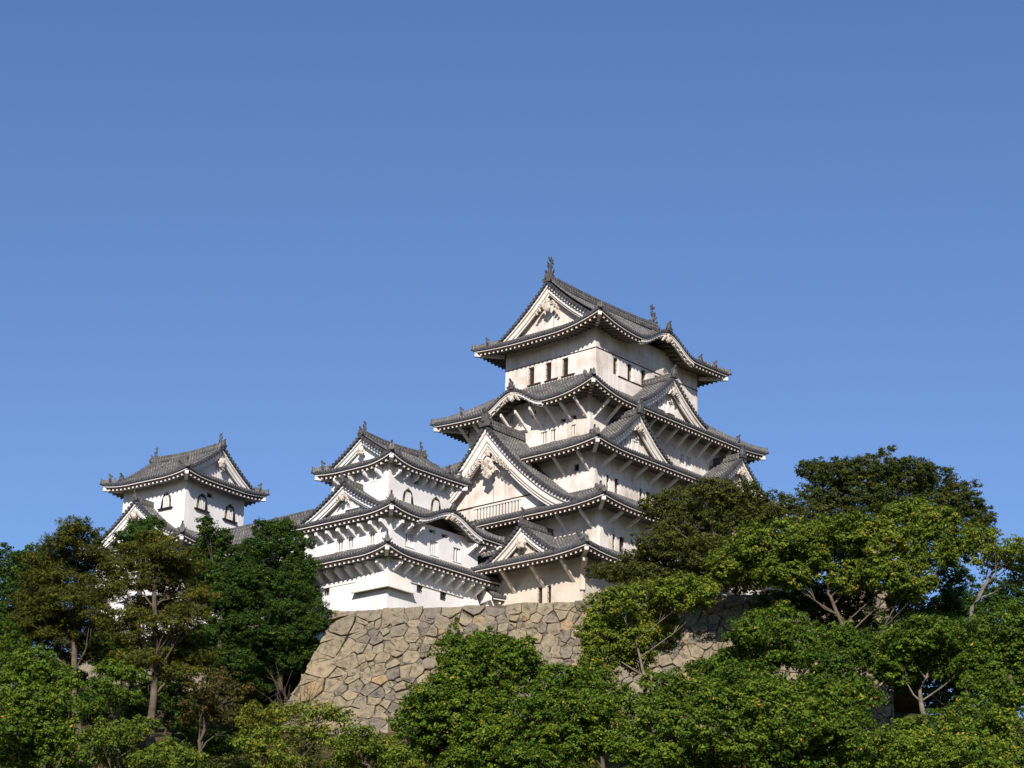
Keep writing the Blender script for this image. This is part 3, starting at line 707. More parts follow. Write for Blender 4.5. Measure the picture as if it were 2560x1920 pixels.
# ------------------------------------------------------------------ north-west tower
I = empty('corner_tower', (-28.4195, 183.0225, 0), R(53.769))
tag(I, 'white tower farthest left with black-framed arched windows rising behind dark conifers', 'tower')
wi, Pi = wall_storey(I, .1, .1, 3.65, 3.75, 47.0, 54.2, PL_WHITE, [
    ('W', -2.15, -.95, 51.3, 52.65, 'kato'), ('S', -2.3, -1.0, 51.3, 52.7, 'kato'), ('S', 1.2, 2.5, 51.2, 52.6, 'kato'), ('S', -1.05, -.25, 52.6, 53.0, 'vent')], PL_WHITE)
ri = Roof(0, 0, 5.02, 5.07, 53.75, .5, .033, 5.02, .35, 3.2, 'v', .8, None, 1.35)
oi = build_roof(ri, I, trim=PL_WHITE)
irimoya_top(ri, oi, I, 'SN', .42, .65, PL_WHITE, PL_WHITE, (0, 1.2), (.38, .45), .52)
wj, Pj = wall_storey(I, 0, 0, 5.0, 5.0, 40.8, 48.2, PL_WHITE, [('W', -1, 0, 45, 46, 'bars'), ('S', 0, 1, 45, 46, 'bars')], PL_WHITE)
rj = Roof(0, 0, 6.2, 6.2, 47.6, .5, .05, 2.8, .3, 3., None, 0, None, 1.3)
oj = build_roof(rj, I, trim=PL_WHITE)
g = Gable(rj, 'W', 0.2, .6, 51.6, 4.9, 48.3, 3.3, 1.35); gb = build_gable(g, I, .45, .7, PL_WHITE, PL_WHITE, (1, .6), (.32, .42), 47.8, .7)

# ------------------------------------------------------------------ linking corridors
Q = empty('connecting_corridor', (-9.397, 165.49, 0), R(49.509))
tag(Q, 'long white corridor building with grey tiled roof linking the two small towers behind trees', 'corridor')
wq, Pq = wall_storey(Q, -2.0, 14.5, 2.9, 9.3, 38.9, 45.0, PL_WHITE, [('W', -7, -6, 42.9, 43.9, 'bars'), ('W', -4, -3, 42.9, 43.9, 'bars'), ('W', -1, 0, 42.9, 43.9, 'bars'), ('W', 3, 4, 42.9, 43.9, 'bars')], PL_WHITE)
rq = Roof(-2.0, 14.5, 4.1, 9.4, 45.0, .55, .04, 4.1, 0, 3., 'v', 0.02, None, 1.1)
oq = build_roof(rq, Q, sides=('W', 'E'), hips=(), trim=PL_WHITE)
ridge_bar(oq, (-2.0, 5.2, 47.85), (-2.0, 23.8, 47.85), .34, .42, 'main_ridge', .02)
rq2 = Roof(-2.0, 14.5, 4.5, 9.2, 41.9, .5, .05, 1.6, 0, 3., None, 0, None, 1.3)
build_roof(rq2, Q, sides=('W',), hips=(), trim=PL_WHITE, name='lean_to_roof')

mb = MB(); mb.hexa([(-5.5, 5, 34), (1.5, 5, 34), (1.5, 24, 34), (-5.5, 24, 34), (-4.95, 5, 38.9), (.95, 5, 38.9), (.95, 24, 38.9), (-4.95, 24, 38.9)]); mb.build('stone_base', [STONE_PLAIN], Q)
mb = MB(); mb.hexa([(-6.2, -6.2, 33), (6.2, -6.2, 33), (6.2, 6.2, 33), (-6.2, 6.2, 33), (-5.1, -5.1, 40.8), (5.1, -5.1, 40.8), (5.1, 5.1, 40.8), (-5.1, 5.1, 40.8)]); mb.build('stone_base', [STONE_PLAIN], I)
Q2 = empty('connecting_corridor', (-9.397, 165.49, 0), R(49.509))
tag(Q2, 'rough stone-based passage squeezed between the three-tiered white tower and the big keep', 'corridor')
mb = MB(); mb.box((5.3, -2.2, 36.5), (10.5, 4, 41.8)); q_ = mb.build('wall', [STONE_PLAIN], Q2)
mb = MB(); mb.box((5.31, -1.6, 41.8), (10.4, 3.6, 45.0)); mb.build('upper_wall', [PL_WARM], Q2)
rz = Roof(7.9, 1.0, 2.6, 3.8, 45.0, .5, .03, 3.5, 0, 3, 'u', .02, None, 1.0)
build_roof(rz, Q2, sides=('S', 'N'), hips=(), trim=PL_WHITE)

# small tile-capped wall beside the tower's foot
cp = at(1254, 1479, 167.5)
Cw = empty('tile_capped_wall', (cp[0], cp[1], 0), R(30))
tag(Cw, 'low white wall capped with a small tiled roof between white tower foot and keep', 'wall')
zr = float(cp[2]); mb = MB(); zr += .2; mb.box((-1.5, -.5, 36.5), (4.2, .5, zr-.75)); mb.build('wall', [PL_WHITE], Cw)
rw = Roof(1.35, 0, 2.9, 1.35, zr-1.0, .6, .06, 1.35, 0, 1, 'u', 0.02, None, .7)
orf = build_roof(rw, Cw, sides=('S', 'N'), hips=(), trim=PL_WHITE)
ridge_bar(orf, (-1.55, 0, zr-.08), (4.25, 0, zr-.08), .24, .26, 'main_ridge', 0)
mb = MB(); mb.loft([[(-1.58-d, y, zr+z) for y, z in ((-1.25, -1.35), (1.25, -1.35), (1.25, -1.05), (0, -.22), (-1.25, -1.05))] for d in (0, .14)])
mb.build('end_board', [PL_WHITE], orf)

# ------------------------------------------------------------------ ground
def soil_mat(name, a, b, c):
    m, t, bs = new_mat(name, .95, .05); co = objco(t)
    col = mix(t, ramp(t, noise(t, co, .35, 6, .65), [(.4, (0, 0, 0)), (.62, (1, 1, 1))]), ramp(t, noise(t, co, 2., 6, .7), [(.3, a), (.7, b)]), c)
    t.links.new(col, bs.inputs['Base Color']); bump(t, bs, noise(t, co, 1.6, 6, .7), .6, .3); return m
SOIL = soil_mat('leafy_soil', (.05, .035, .02), (.13, .09, .05), (.035, .05, .015))
TERR = soil_mat('packed_gravel', (.16, .14, .10), (.24, .21, .16), (.10, .12, .05))
YS = [-3000, 40, 62, 145, 178, 300, 9000]; ZS = [-1.7, -1.7, 0, 24.5, 35.5, 35.8, 35.8]
def gz(x, y):
    z = float(np.interp(y, YS, ZS))
    k = 1/(1+math.exp((abs(x)-150)/18.)); b = math.sin(x*.21+1.3)*math.cos(y*.17)*.8+math.sin(x*.07+y*.05)*.9
    w = 1/(1+math.exp(-(y-66)/6)) 
    return -1.7+(z+1.7)*k+b*w*k
gx = np.concatenate([[-6000, -2000, -700, -350], np.arange(-220, 221, 4.), [350, 700, 2000, 6000]]); gy = np.concatenate([[-3000, -800, -200, -50, 0, 25, 40], np.arange(48, 300, 4.), [350, 500, 900, 2500, 9000]])
mb = MB(); mb.grid([[(x, y, gz(x, y)) for x in gx] for y in gy]); g_ = mb.build('ground', [SOIL], None, True); g_['kind'] = 'structure'

# ------------------------------------------------------------------ dry-stone rampart
def stone_mat():
    m, t, b = new_mat('rampart_stone', .9, .15); co = objco(t)
    at_ = nd(t, 'ShaderNodeAttribute', attribute_name='tone')
    c = ramp(t, at_.outputs['Fac'], [(0, (0.156, 0.135, 0.109)), (0.2, (0.201, 0.171, 0.125)), (0.5, (0.245, 0.203, 0.139)), (0.8, (0.264, 0.223, 0.152)), (1, (0.293, 0.213, 0.123))])
    spots = ramp(t, noise(t, co, 2.4, 8, .78), [(.34, (.34, .32, .31)), (.5, (.92, .92, .92)), (.7, (1.25, 1.22, 1.14))])
    c = mix(t, 1.0, c, spots, 'MULTIPLY')
    c = mix(t, ramp(t, noise(t, co, .22, 4, .6), [(.5, (0, 0, 0)), (.75, (.55, .55, .55))]), c, (.19, .165, .14))
    t.links.new(c, b.inputs['Base Color']); bump(t, b, noise(t, co, 3.2, 8, .75), .9, .14)
    return m
STONE = stone_mat()
JOINT = plain('joint_earth', (.075, .062, .045), .95)
def clip(poly, nx, ny, c):      # keep nx*x+ny*y <= c
    out = []
    for i in range(len(poly)):
        p, q = poly[i], poly[(i+1) % len(poly)]; a, b = nx*p[0]+ny*p[1]-c, nx*q[0]+ny*q[1]-c
        if a <= 0: out.append(p)
        if (a < 0 < b) or (b < 0 < a):
            t = a/(a-b); out.append((p[0]+(q[0]-p[0])*t, p[1]+(q[1]-p[1])*t))
    return out
def stone_face(mapf, L, H, seed, mb, tones, quoin=True):
    rnd = random.Random(seed); sites = []
    if quoin:
        h = .42; k = 0
        while h < H: sites.append((.95 if k % 2 else .62, h, .55 if k % 2 else .2)); h += .86; k += 1
    x = 2.3 if quoin else .6
    while x < L: w = rnd.uniform(.9, 1.9); sites.append((x+w/2, .40+rnd.uniform(-.08, .08), .25)); x += w
    y = 1.25
    while y < H:
        x = 1.7+rnd.random() if quoin else rnd.random()
        while x < L:
            w = rnd.uniform(.42, 1.15); sites.append((x+w/2, y+rnd.uniform(-.26, .26), rnd.uniform(-.08, .30)))
            for _ in range(rnd.choice((1, 2, 2, 3))): sites.append((x+w+rnd.uniform(-.2, .2), y+rnd.choice((-1, 1))*rnd.uniform(.15, .5), rnd.uniform(-.13, -.03)))
            x += w
        y += .64
    S = np.array([(a, b) for a, b, c in sites]); Wt = np.array([c for a, b, c in sites])
    for i, (sx, sy, sw) in enumerate(sites):
        poly = [(max(0, sx-1.6), max(0, sy-1.3)), (min(L, sx+1.6), max(0, sy-1.3)), (min(L, sx+1.6), min(H, sy+1.3)), (max(0, sx-1.6), min(H, sy+1.3))]
        dd = ((S-S[i])**2).sum(1)
        for j in np.argsort(dd)[1:26]:
            n = S[j]-S[i]; c = (S[j]@S[j]-S[i]@S[i]-Wt[j]+Wt[i])/2
            poly = clip(poly, n[0], n[1], c)
            if len(poly) < 3: break
        if len(poly) < 3: continue
        # subdivide edges, roughen
        pts = []
        for a in range(len(poly)):
            p, q = poly[a], poly[(a+1) % len(poly)]; l = math.hypot(q[0]-p[0], q[1]-p[1]); k = max(1, int(l/.3))
            for b in range(k): pts.append((p[0]+(q[0]-p[0])*b/k, p[1]+(q[1]-p[1])*b/k))
        if len(pts) < 3: continue
        cx = sum(p[0] for p in pts)/len(pts); cy = sum(p[1] for p in pts)/len(pts)
        rad = max(math.hypot(p[0]-cx, p[1]-cy) for p in pts)
        if rad < .12: continue
        tilt = (rnd.gauss(0, .12), rnd.gauss(0, .16)); out = rnd.uniform(-.03, .13) if rad > .4 else rnd.uniform(-.13, .0)
        big = rad > .45
        jit = [(rnd.uniform(-.03, .03), rnd.uniform(-.03, .03)) for _ in pts]
        def ring(sh, dep, rough=0):
            r_ = []
            for (x_, y_), jt in zip(pts, jit):
                dx, dy = x_-cx, y_-cy; l = math.hypot(dx, dy)+1e-6; k = max(.1, (l-sh)/l)
                X, Y = cx+dx*k+jt[0], cy+dy*k+jt[1]
                r_.append(mapf(X+(rnd.uniform(-rough, rough) if rough else 0), Y+(rnd.uniform(-rough, rough) if rough else 0), dep+out+tilt[0]*(X-cx)+tilt[1]*(Y-cy)+(rnd.uniform(-rough, rough) if rough else 0)))
            return r_
        g_ = rnd.choice((.003, .006, .012, .03, .05))
        rings = [ring(g_, -.2), ring(g_+.005, -.03, .012), ring(g_+.03, .008, .016), ring(rad*.45, .02, .03)]
        n = len(pts); o0 = len(mb.v); cpt = mapf(cx, cy, .08+out)
        mb.loft(rings, 0, False); mb.add([cpt], [], 0); ci = len(mb.v)-1
        base = o0+3*n
        for a in range(n): mb.f.append([base+a, base+(a+1) % n, ci]); mb.m.append(0)
        t = min(1, max(0, rnd.gauss(.48, .30))); tones.extend([t]*(4*n+1))
A0 = np.array([-12.9, 158.2, 37.6]); DIR = np.array([.9705, -.2425, 0]); OUT = np.array([-.2425, -.9705, 0]); UPZ = np.array([0, 0, 1.])
def off(h): return .235*h+.0127*h*h
SW = tag(empty('stone_wall', (-12.9, 156, 25)), 'tall sloping rampart of rough tan boulders below the white tower', 'wall')
def front(s, h, d): o = off(h); return A0+DIR*(s-o*max(0, 1-s/9.))+OUT*(o+d)-UPZ*(h*.985-d*.2)-np.array([12.9*-1, 156, 25])
def left(s, h, d): o = off(h); return A0-OUT*(s-o*max(0, 1-s/9.))-DIR*(o+d)-UPZ*(h*.985-d*.2)-np.array([-12.9, 156, 25])
for fn, L, sd in ((front, 41., 5), (left, 16., 9)):
    mb = MB(); tones = []
    stone_face(fn, L, 15.5, sd, mb, tones)
    o = mb.build('stone_face', [STONE], SW)
    at_ = o.data.attributes.new('tone', 'FLOAT', 'POINT'); at_.data.foreach_set('value', np.array(tones, np.float32))
    mb = MB(); mb.grid([[fn(s, h, -.11) for s in np.linspace(0, L, 40)] for h in np.linspace(.05, 15.5, 14)]); mb.build('joint_fill', [JOINT], SW)
# terrace behind the rampart
mb = MB(); B0 = A0-OUT*.35+DIR*.1
mb.grid([[B0+DIR*s-OUT*t-np.array([0, 0, .12+(0 if t > 0 else .0)]) for s in (0, 10, 20, 30, 40.5)] for t in (0, 10, 30, 75)])
tr = mb.build('terrace_ground', [TERR]); tr['kind'] = 'structure'

# ------------------------------------------------------------------ trees
def leaf_mat(name, stops, trans=.25, rough=.5):
    m = bpy.data.materials.new(name); m.use_nodes = True; t = m.node_tree; b = t.nodes['Principled BSDF']
    b.inputs['Roughness'].default_value = .65; b.inputs['Specular IOR Level'].default_value = .12
    a = nd(t, 'ShaderNodeAttribute', attribute_name='tone'); c = ramp(t, a.outputs['Fac'], stops)
    t.links.new(c, b.inputs['Base Color'])
    tr = nd(t, 'ShaderNodeBsdfTranslucent'); t.links.new(mix(t, .5, c, (.25, .3, .03)), tr.inputs[0])
    mx = nd(t, 'ShaderNodeMixShader'); mx.inputs[0].default_value = trans
    t.links.new(b.outputs[0], mx.inputs[1]); t.links.new(tr.outputs[0], mx.inputs[2]); t.links.new(mx.outputs[0], t.nodes['Material Output'].inputs[0]); return m
LM = {
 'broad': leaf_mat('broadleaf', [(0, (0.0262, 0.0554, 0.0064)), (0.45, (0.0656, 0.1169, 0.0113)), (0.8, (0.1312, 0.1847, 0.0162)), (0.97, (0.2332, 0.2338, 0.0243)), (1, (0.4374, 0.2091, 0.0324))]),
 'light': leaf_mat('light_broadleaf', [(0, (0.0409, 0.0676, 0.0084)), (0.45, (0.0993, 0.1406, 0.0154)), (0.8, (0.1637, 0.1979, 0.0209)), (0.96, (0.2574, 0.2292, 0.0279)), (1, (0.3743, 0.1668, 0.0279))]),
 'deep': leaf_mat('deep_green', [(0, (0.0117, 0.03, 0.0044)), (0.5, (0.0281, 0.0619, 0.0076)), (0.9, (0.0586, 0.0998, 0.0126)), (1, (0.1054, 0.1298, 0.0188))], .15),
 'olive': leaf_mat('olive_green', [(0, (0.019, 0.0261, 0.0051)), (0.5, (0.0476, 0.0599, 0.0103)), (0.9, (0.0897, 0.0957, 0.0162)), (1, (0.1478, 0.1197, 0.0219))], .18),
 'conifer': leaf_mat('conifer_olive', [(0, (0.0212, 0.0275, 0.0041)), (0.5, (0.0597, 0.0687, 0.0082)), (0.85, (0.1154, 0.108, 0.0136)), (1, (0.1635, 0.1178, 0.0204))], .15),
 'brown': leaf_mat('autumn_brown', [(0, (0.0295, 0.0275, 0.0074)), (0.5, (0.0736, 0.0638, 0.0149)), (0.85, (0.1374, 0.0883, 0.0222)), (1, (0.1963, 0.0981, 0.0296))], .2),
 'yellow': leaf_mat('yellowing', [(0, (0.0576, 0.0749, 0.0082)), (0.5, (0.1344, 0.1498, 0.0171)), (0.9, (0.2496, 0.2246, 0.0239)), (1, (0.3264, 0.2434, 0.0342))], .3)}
BARK = plain('bark', (.09, .068, .05), .95, .45, 2.5)
BARK_DARK = plain('dark_bark', (.06, .045, .032), .95, .4, 2.5)
BARK_PALE = plain('pale_bark', (.14, .115, .088), .95, .4, 2.5)

def leaves(clumps, leaf, dens, rng, kind):
    P = []; Nn = []; T = []
    hue = rng.normal(0, .06)
    for c, r in clumps:
        area = (r[0]*r[1]+r[0]*r[2]+r[1]*r[2])*4.19
        ns = max(6, int(area*dens[0]*2.1))
        d = rng.normal(size=(ns, 3)); d /= np.linalg.norm(d, axis=1)[:, None]
        lump = 1+.16*np.sin(d[:, 0]*5+rng.uniform(0, 6))*np.sin(d[:, 2]*5+rng.uniform(0, 6))
        sub = c+d*r*(lump*rng.uniform(.70, 1.08, ns))[:, None]
        rs = rng.uniform(.18, .46, ns)*dens[2]
        st = rng.normal(0, .13, ns)
        m = int(dens[1]*1.4)
        dd = rng.normal(size=(ns, m, 3)); dd /= np.linalg.norm(dd, axis=2)[:, :, None]
        rad = rng.random((ns, m, 1))**.45
        off_ = dd*rad*rs[:, None, None]; off_[:, :, 2] *= .62
        p = sub[:, None, :]+off_
        nr = dd*.55+d[:, None, :]*.35+np.array([0, 0, .55])+rng.normal(0, .45, (ns, m, 3))
        P.append(p.reshape(-1, 3)); Nn.append(nr.reshape(-1, 3)); T.append((.45+hue+rng.normal(0, .06)+st[:, None]+rng.normal(0, .16, (ns, m))).ravel())
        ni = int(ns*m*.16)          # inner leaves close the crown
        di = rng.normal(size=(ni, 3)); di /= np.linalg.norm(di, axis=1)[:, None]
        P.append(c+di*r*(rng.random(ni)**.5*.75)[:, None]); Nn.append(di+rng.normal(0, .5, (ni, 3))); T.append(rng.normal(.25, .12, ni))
    P = np.concatenate(P); Nn = np.concatenate(Nn); T = np.clip(np.concatenate(T), 0, 1); T = np.where(rng.random(len(T)) < .006, 1., np.minimum(T, .95))
    Nn /= np.linalg.norm(Nn, axis=1)[:, None]
    a = np.cross(Nn, rng.normal(size=P.shape)); a /= np.linalg.norm(a, axis=1)[:, None]; b = np.cross(Nn, a)
    s = leaf*.60*rng.uniform(.65, 1.35, len(P))[:, None]; asp = .24 if kind in ('conifer',) else .55
    V = np.stack([P-a*s, P-b*s*asp+a*s*.1, P+a*s, P+b*s*asp+a*s*.1], 1).reshape(-1, 3)
    return V, T
def mesh_leaves(name, V, T, mat, parent):
    n = len(T); me = bpy.data.meshes.new(name); me.vertices.add(4*n); me.vertices.foreach_set('co', V.astype(np.float32).ravel())
    me.loops.add(4*n); me.loops.foreach_set('vertex_index', np.arange(4*n, dtype=np.int32)); me.polygons.add(n); me.polygons.foreach_set('loop_start', np.arange(0, 4*n, 4, dtype=np.int32))
    at_ = me.attributes.new('tone', 'FLOAT', 'POINT'); at_.data.foreach_set('value', np.repeat(T, 4).astype(np.float32))
    me.materials.append(mat); me.update()
    o = bpy.data.objects.new(name, me); COL.objects.link(o); o.parent = parent; return o
TOTAL = [0]
def tree(name, label, y, kind, cl, trunk=None, bark=BARK, leaf=.15, dens=(2.6, 26, 1.), seed=0, tr=.28, group='trees on the castle slope', cat='tree', depth=1.0, yj=2.2, floor=None, gro=1.15):
    """cl: crown clumps as (px, py, rx, ry) seen from the viewer, set y metres away; trunk: pixel polyline, base first"""
    rng = np.random.default_rng(seed+int(y*7)); k = y/FPX/math.cos(R(15))
    clumps = []
    for c in cl:
        px, py, rx, ry = c[:4]; rx *= gro; ry *= gro; dy = rng.uniform(-yj, yj)
        p = at(px, py, y+dy); clumps.append((p, np.array([rx*k, (rx+ry)/2*k*depth, ry*k])))
    cen = np.mean([c for c, r in clumps], 0)
    if trunk: tp = [at(px, py, y) for px, py in trunk]
    else: tp = [np.array([cen[0], y, 0]), np.array([cen[0]+.2, y, cen[2]-1.0]), cen]
    base = tp[0].copy(); base[2] = gz(base[0], base[1])-.3 if floor is None else floor
    if tp[0][2] < base[2]+.3: tp = tp[1:] if len(tp) > 2 else tp
    path = [base]+[q for q in tp if q[2] > base[2]+.4]
    root = empty(name, tuple(base)); tag(root, label, cat, None); 
    mb = MB(); path = np.array(path)-base
    # smooth the trunk and let it wander
    fine = []
    for a, b in zip(path[:-1], path[1:]):
        for i in range(4): fine.append(a+(b-a)*i/4+rng.normal(0, .05, 3))
    fine.append(path[-1]); n = len(fine)
    mb.tube(fine, [tr*(1.25 if i == 0 else 1)*(1-.78*i/(n-1)) for i in range(n)], 8)
    top = fine[-1]
    order = np.argsort([rng.random() for _ in clumps])
    for j in order[:14]:
        c, r = clumps[j]; e = c-base; zs = np.array([q[2] for q in fine])
        tgt = e[2]-np.linalg.norm((e-top)[:2])*.85-.6
        i = int(np.argmin(abs(zs-max(zs[0]+.35*(zs[-1]-zs[0]), min(tgt, zs[-1]))))); s = fine[i]
        mid = (s+e)/2+np.array([0, 0, -.06*np.linalg.norm(e-s)])+rng.normal(0, .15, 3)
        r0 = max(.035, tr*.36*(1-.6*i/n))
        mb.tube([s, (s+mid)/2+rng.normal(0, .06, 3), mid, (mid+e)/2+rng.normal(0, .08, 3), e], [r0, r0*.8, r0*.6, r0*.4, r0*.2], 6)
        for _ in range(3):
            q = e+rng.normal(0, .38, 3)*r; mb.tube([mid, (mid+q)/2+rng.normal(0, .1, 3), q], [r0*.4, r0*.25, .012], 5)
    mb.build('trunk', [bark], root, True)
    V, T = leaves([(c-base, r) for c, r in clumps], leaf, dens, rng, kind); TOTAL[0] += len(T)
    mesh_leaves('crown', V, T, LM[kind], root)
    return root
# right-hand slope
tree('broadleaf_tree', 'wide bright green tree above the rampart at right with a forked pale trunk', 132, 'light',
     [(1830,1410,55,40),(1900,1360,62,40),(1880,1425,60,35),(1980,1345,65,40),(2060,1338,62,40),(2000,1395,70,38),(2100,1385,62,45),(2135,1325,52,36),(2200,1350,62,45),(2270,1297,62,45),(2340,1310,52,40),(2310,1370,72,45),(2390,1368,45,40),(2215,1430,55,45),(2275,1450,55,45),(2258,1508,40,30),(1940,1430,50,25),(2160,1420,50,35),(1990,1440,50,25),(2120,1450,45,30)],
     [(2135,1640),(2095,1540),(2070,1480),(2080,1400)], BARK, .16, (2.6,26,1.), 1, .2)
tree('broadleaf_tree', 'yellowish green tree leaning over the rampart top near the keep corner', 128, 'light',
     [(1520,1530,55,45),(1545,1492,35,26),(1620,1500,62,45),(1700,1480,62,40),(1755,1478,40,35),(1490,1580,40,40),(1560,1590,62,45),(1640,1570,52,45),(1500,1650,45,42),(1585,1640,45,35)],
     [(1620,1800),(1610,1690),(1590,1600)], BARK_PALE, .15, (2.7,26,1.), 2, .22)
tree('broadleaf_tree', 'dense rounded green tree standing right before the middle of the rampart', 122, 'broad',
     [(1150,1632,55,40),(1220,1622,60,40),(1290,1632,50,36),(1140,1690,50,42),(1220,1690,65,42),(1310,1680,55,42),(1080,1750,60,42),(1055,1810,60,46),(1150,1770,65,46),(1240,1760,75,46),(1120,1860,75,46),(1220,1840,75,46),(1180,1905,70,30),(1265,1895,60,36)],
     None, BARK, .15, (2.8,26,1.), 3, .26)
tree('broadleaf_tree', 'mid green tree before the rampart, second from its middle, thin trunk at the frame foot', 117, 'broad',
     [(1405,1710,55,42),(1470,1702,52,36),(1370,1770,62,46),(1460,1770,62,46),(1540,1760,52,42),(1320,1850,65,50),(1420,1850,72,50),(1500,1830,60,46),(1380,1905,60,30),(1325,1902,50,32)],
     [(1508,1990),(1508,1860),(1470,1760)], BARK, .15, (2.7,26,1.), 4, .2)
tree('broadleaf_tree', 'deep green domed tree in the middle of the right slope hiding the rampart', 122, 'broad',
     [(1880,1570,50,36),(1950,1558,65,40),(1900,1628,70,42),(1990,1620,65,46),(2080,1600,55,42),(2150,1620,50,42),(2080,1670,65,46),(1830,1660,55,36),(1780,1690,55,42),(1870,1700,72,36)],
     [(1960,1860),(1965,1740),(1970,1640)], BARK_PALE, .15, (2.7,26,1.), 5, .26)
tree('broadleaf_tree', 'low green tree at the frame foot right of the thin trunked one', 112, 'broad',
     [(1660,1722,52,42),(1738,1742,62,42),(1640,1790,52,46),(1718,1820,62,46),(1580,1860,52,42),(1650,1890,62,46),(1755,1880,70,46)],
     None, BARK, .15, (2.7,26,1.), 6, .22)
tree('broadleaf_tree', 'broad green tree at the frame foot below the domed tree', 110, 'broad',
     [(1835,1762,60,42),(1930,1742,72,46),(2040,1742,72,46),(2130,1742,62,46),(2000,1810,82,50),(2110,1820,72,46),(1860,1840,72,50),(1960,1890,82,46),(2080,1895,82,46)],
     None, BARK, .15, (2.6,26,1.), 7, .26)
tree('broadleaf_tree', 'green umbrella shaped tree on a pale Y shaped trunk toward the right edge', 119, 'broad',
     [(2250,1612,62,42),(2320,1582,62,40),(2400,1602,52,40),(2240,1668,52,38),(2330,1650,72,40),(2415,1652,45,40)],
     [(2318,1880),(2311,1800),(2300,1740),(2320,1680)], BARK_PALE, .15, (2.7,26,1.), 8, .28)
tree('broadleaf_tree', 'tall green tree cut by the right edge of the picture', 116, 'broad',
     [(2475,1590,62,52),(2540,1560,55,52),(2500,1660,72,52),(2478,1738,72,52),(2552,1720,55,52)],
     None, BARK, .15, (2.6,26,1.), 9, .26)
tree('broadleaf_tree', 'wide low green tree filling the lower right corner', 104, 'broad',
     [(2255,1842,62,40),(2350,1832,62,46),(2440,1802,62,46),(2520,1832,72,52),(2300,1890,72,46),(2420,1890,82,46),(2525,1905,70,46),(2190,1880,50,40)],
     None, BARK, .14, (2.6,26,1.), 10, .24)
tree('broadleaf_tree', 'thin yellow green tree at the right edge with sky showing through bare limbs', 128, 'light',
     [(2450,1340,40,26),(2520,1368,52,28),(2480,1398,42,24),(2553,1396,34,30),(2545,1440,30,22)],
     [(2415,1620),(2430,1520),(2480,1430),(2535,1405)], BARK_PALE, .15, (1.9,24,1.), 11, .2)
tree('broadleaf_tree', 'dark olive tree spreading in front of the lower right roofs of the keep', 146, 'olive',
     [(1700,1258,60,34),(1785,1225,52,26),(1850,1240,62,34),(1640,1268,40,24),(1745,1300,80,38),(1850,1300,80,42),(1945,1280,55,40),(1650,1360,62,34),(1600,1402,52,24),(1545,1432,50,20),(1500,1426,32,14),(1720,1380,72,42),(1620,1440,62,28),(1700,1440,62,32),(1800,1380,70,42),(1780,1440,56,32),(1860,1445,56,32),(1930,1425,46,32)],
     [(1800,1560),(1790,1450),(1780,1330)], BARK, .14, (2.5,26,1.), 12, .3, floor=36.5)
tree('broadleaf_tree', 'dark tree on the skyline at right with a loose sprig standing above its crown', 166, 'olive',
     [(2030,1172,40,24),(2100,1182,62,30),(2180,1180,70,36),(2270,1182,62,36),(2330,1200,52,36),(2400,1242,48,36),(2450,1290,36,30),(2060,1232,52,34),(2150,1242,72,40),(2250,1252,72,45),(2350,1272,62,45),(2045,1282,52,34),(2205,1132,12,10),(2230,1122,8,6),(2150,1310,70,40),(2440,1340,40,40)],
     [(2230,1540),(2225,1400),(2220,1250)], BARK, .15, (2.4,26,1.), 13, .34, floor=36.5)
tree('broadleaf_tree', 'dark shaded tree low behind the thin yellow green one at the right edge', 152, 'deep',
     [(2500,1490,60,36),(2440,1535,52,32),(2548,1545,45,36),(2390,1500,40,30)], None, BARK, .16, (2.3,26,1.), 14, .2)
tree('broadleaf_tree', 'dark green tree hidden in the gap under the wide bright crown', 138, 'deep',
     [(1980,1490,50,36),(2040,1480,60,40),(2080,1530,60,40),(1930,1510,45,30),(2130,1480,55,40),(2290,1560,55,40),(2170,1560,50,40),(2380,1450,45,40),(2360,1530,45,36)], None, BARK, .15, (2.2,26,1.), 15, .2)
# left-hand slope
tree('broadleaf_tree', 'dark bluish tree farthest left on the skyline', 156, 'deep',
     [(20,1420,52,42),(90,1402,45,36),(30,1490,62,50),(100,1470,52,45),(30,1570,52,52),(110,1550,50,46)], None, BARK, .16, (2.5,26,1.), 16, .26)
tree('conifer_tree', 'tall dark conifer left of the white gable with a long straight trunk', 139, 'conifer',
     [(190,1312,36,16),(200,1340,52,18),(148,1350,34,14),(190,1380,78,22),(120,1400,52,18),(222,1420,60,22),(150,1448,72,22),(90,1500,52,22),(180,1500,80,24),(232,1480,52,18),(110,1540,62,22),(200,1560,80,24),(130,1590,62,20),(190,1632,62,22),(100,1450,50,20),(60,1560,40,20),(240,1530,40,18)],
     [(205,1900),(185,1760),(186,1600),(187,1450),(190,1312)], BARK, .20, (2.8,24,1.), 17, .34, gro=1.25)
tree('conifer_tree', 'olive brown conifer with a thick bare lower trunk before the white corridor', 134, 'conifer',
     [(392,1345,46,14),(350,1375,52,16),(430,1380,60,18),(390,1410,78,18),(300,1412,42,16),(460,1420,52,18),(350,1450,70,18),(440,1465,70,18),(290,1470,42,16),(500,1490,42,14),(390,1510,78,16),(330,1532,50,14),(470,1530,50,16),(300,1562,50,14),(420,1560,68,16),(360,1600,86,18),(460,1602,50,16),(400,1640,78,20),(480,1640,52,20),(345,1650,50,18),(450,1680,50,18)],
     [(372,1960),(375,1880),(385,1700),(388,1520),(386,1345)], BARK, .19, (2.7,24,1.), 18, .40, gro=1.2)
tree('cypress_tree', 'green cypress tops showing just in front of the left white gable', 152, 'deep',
     [(345,1318,26,18),(382,1308,24,18),(322,1345,34,20),(370,1345,40,20)], None, BARK, .16, (2.8,24,1.), 19, .2)
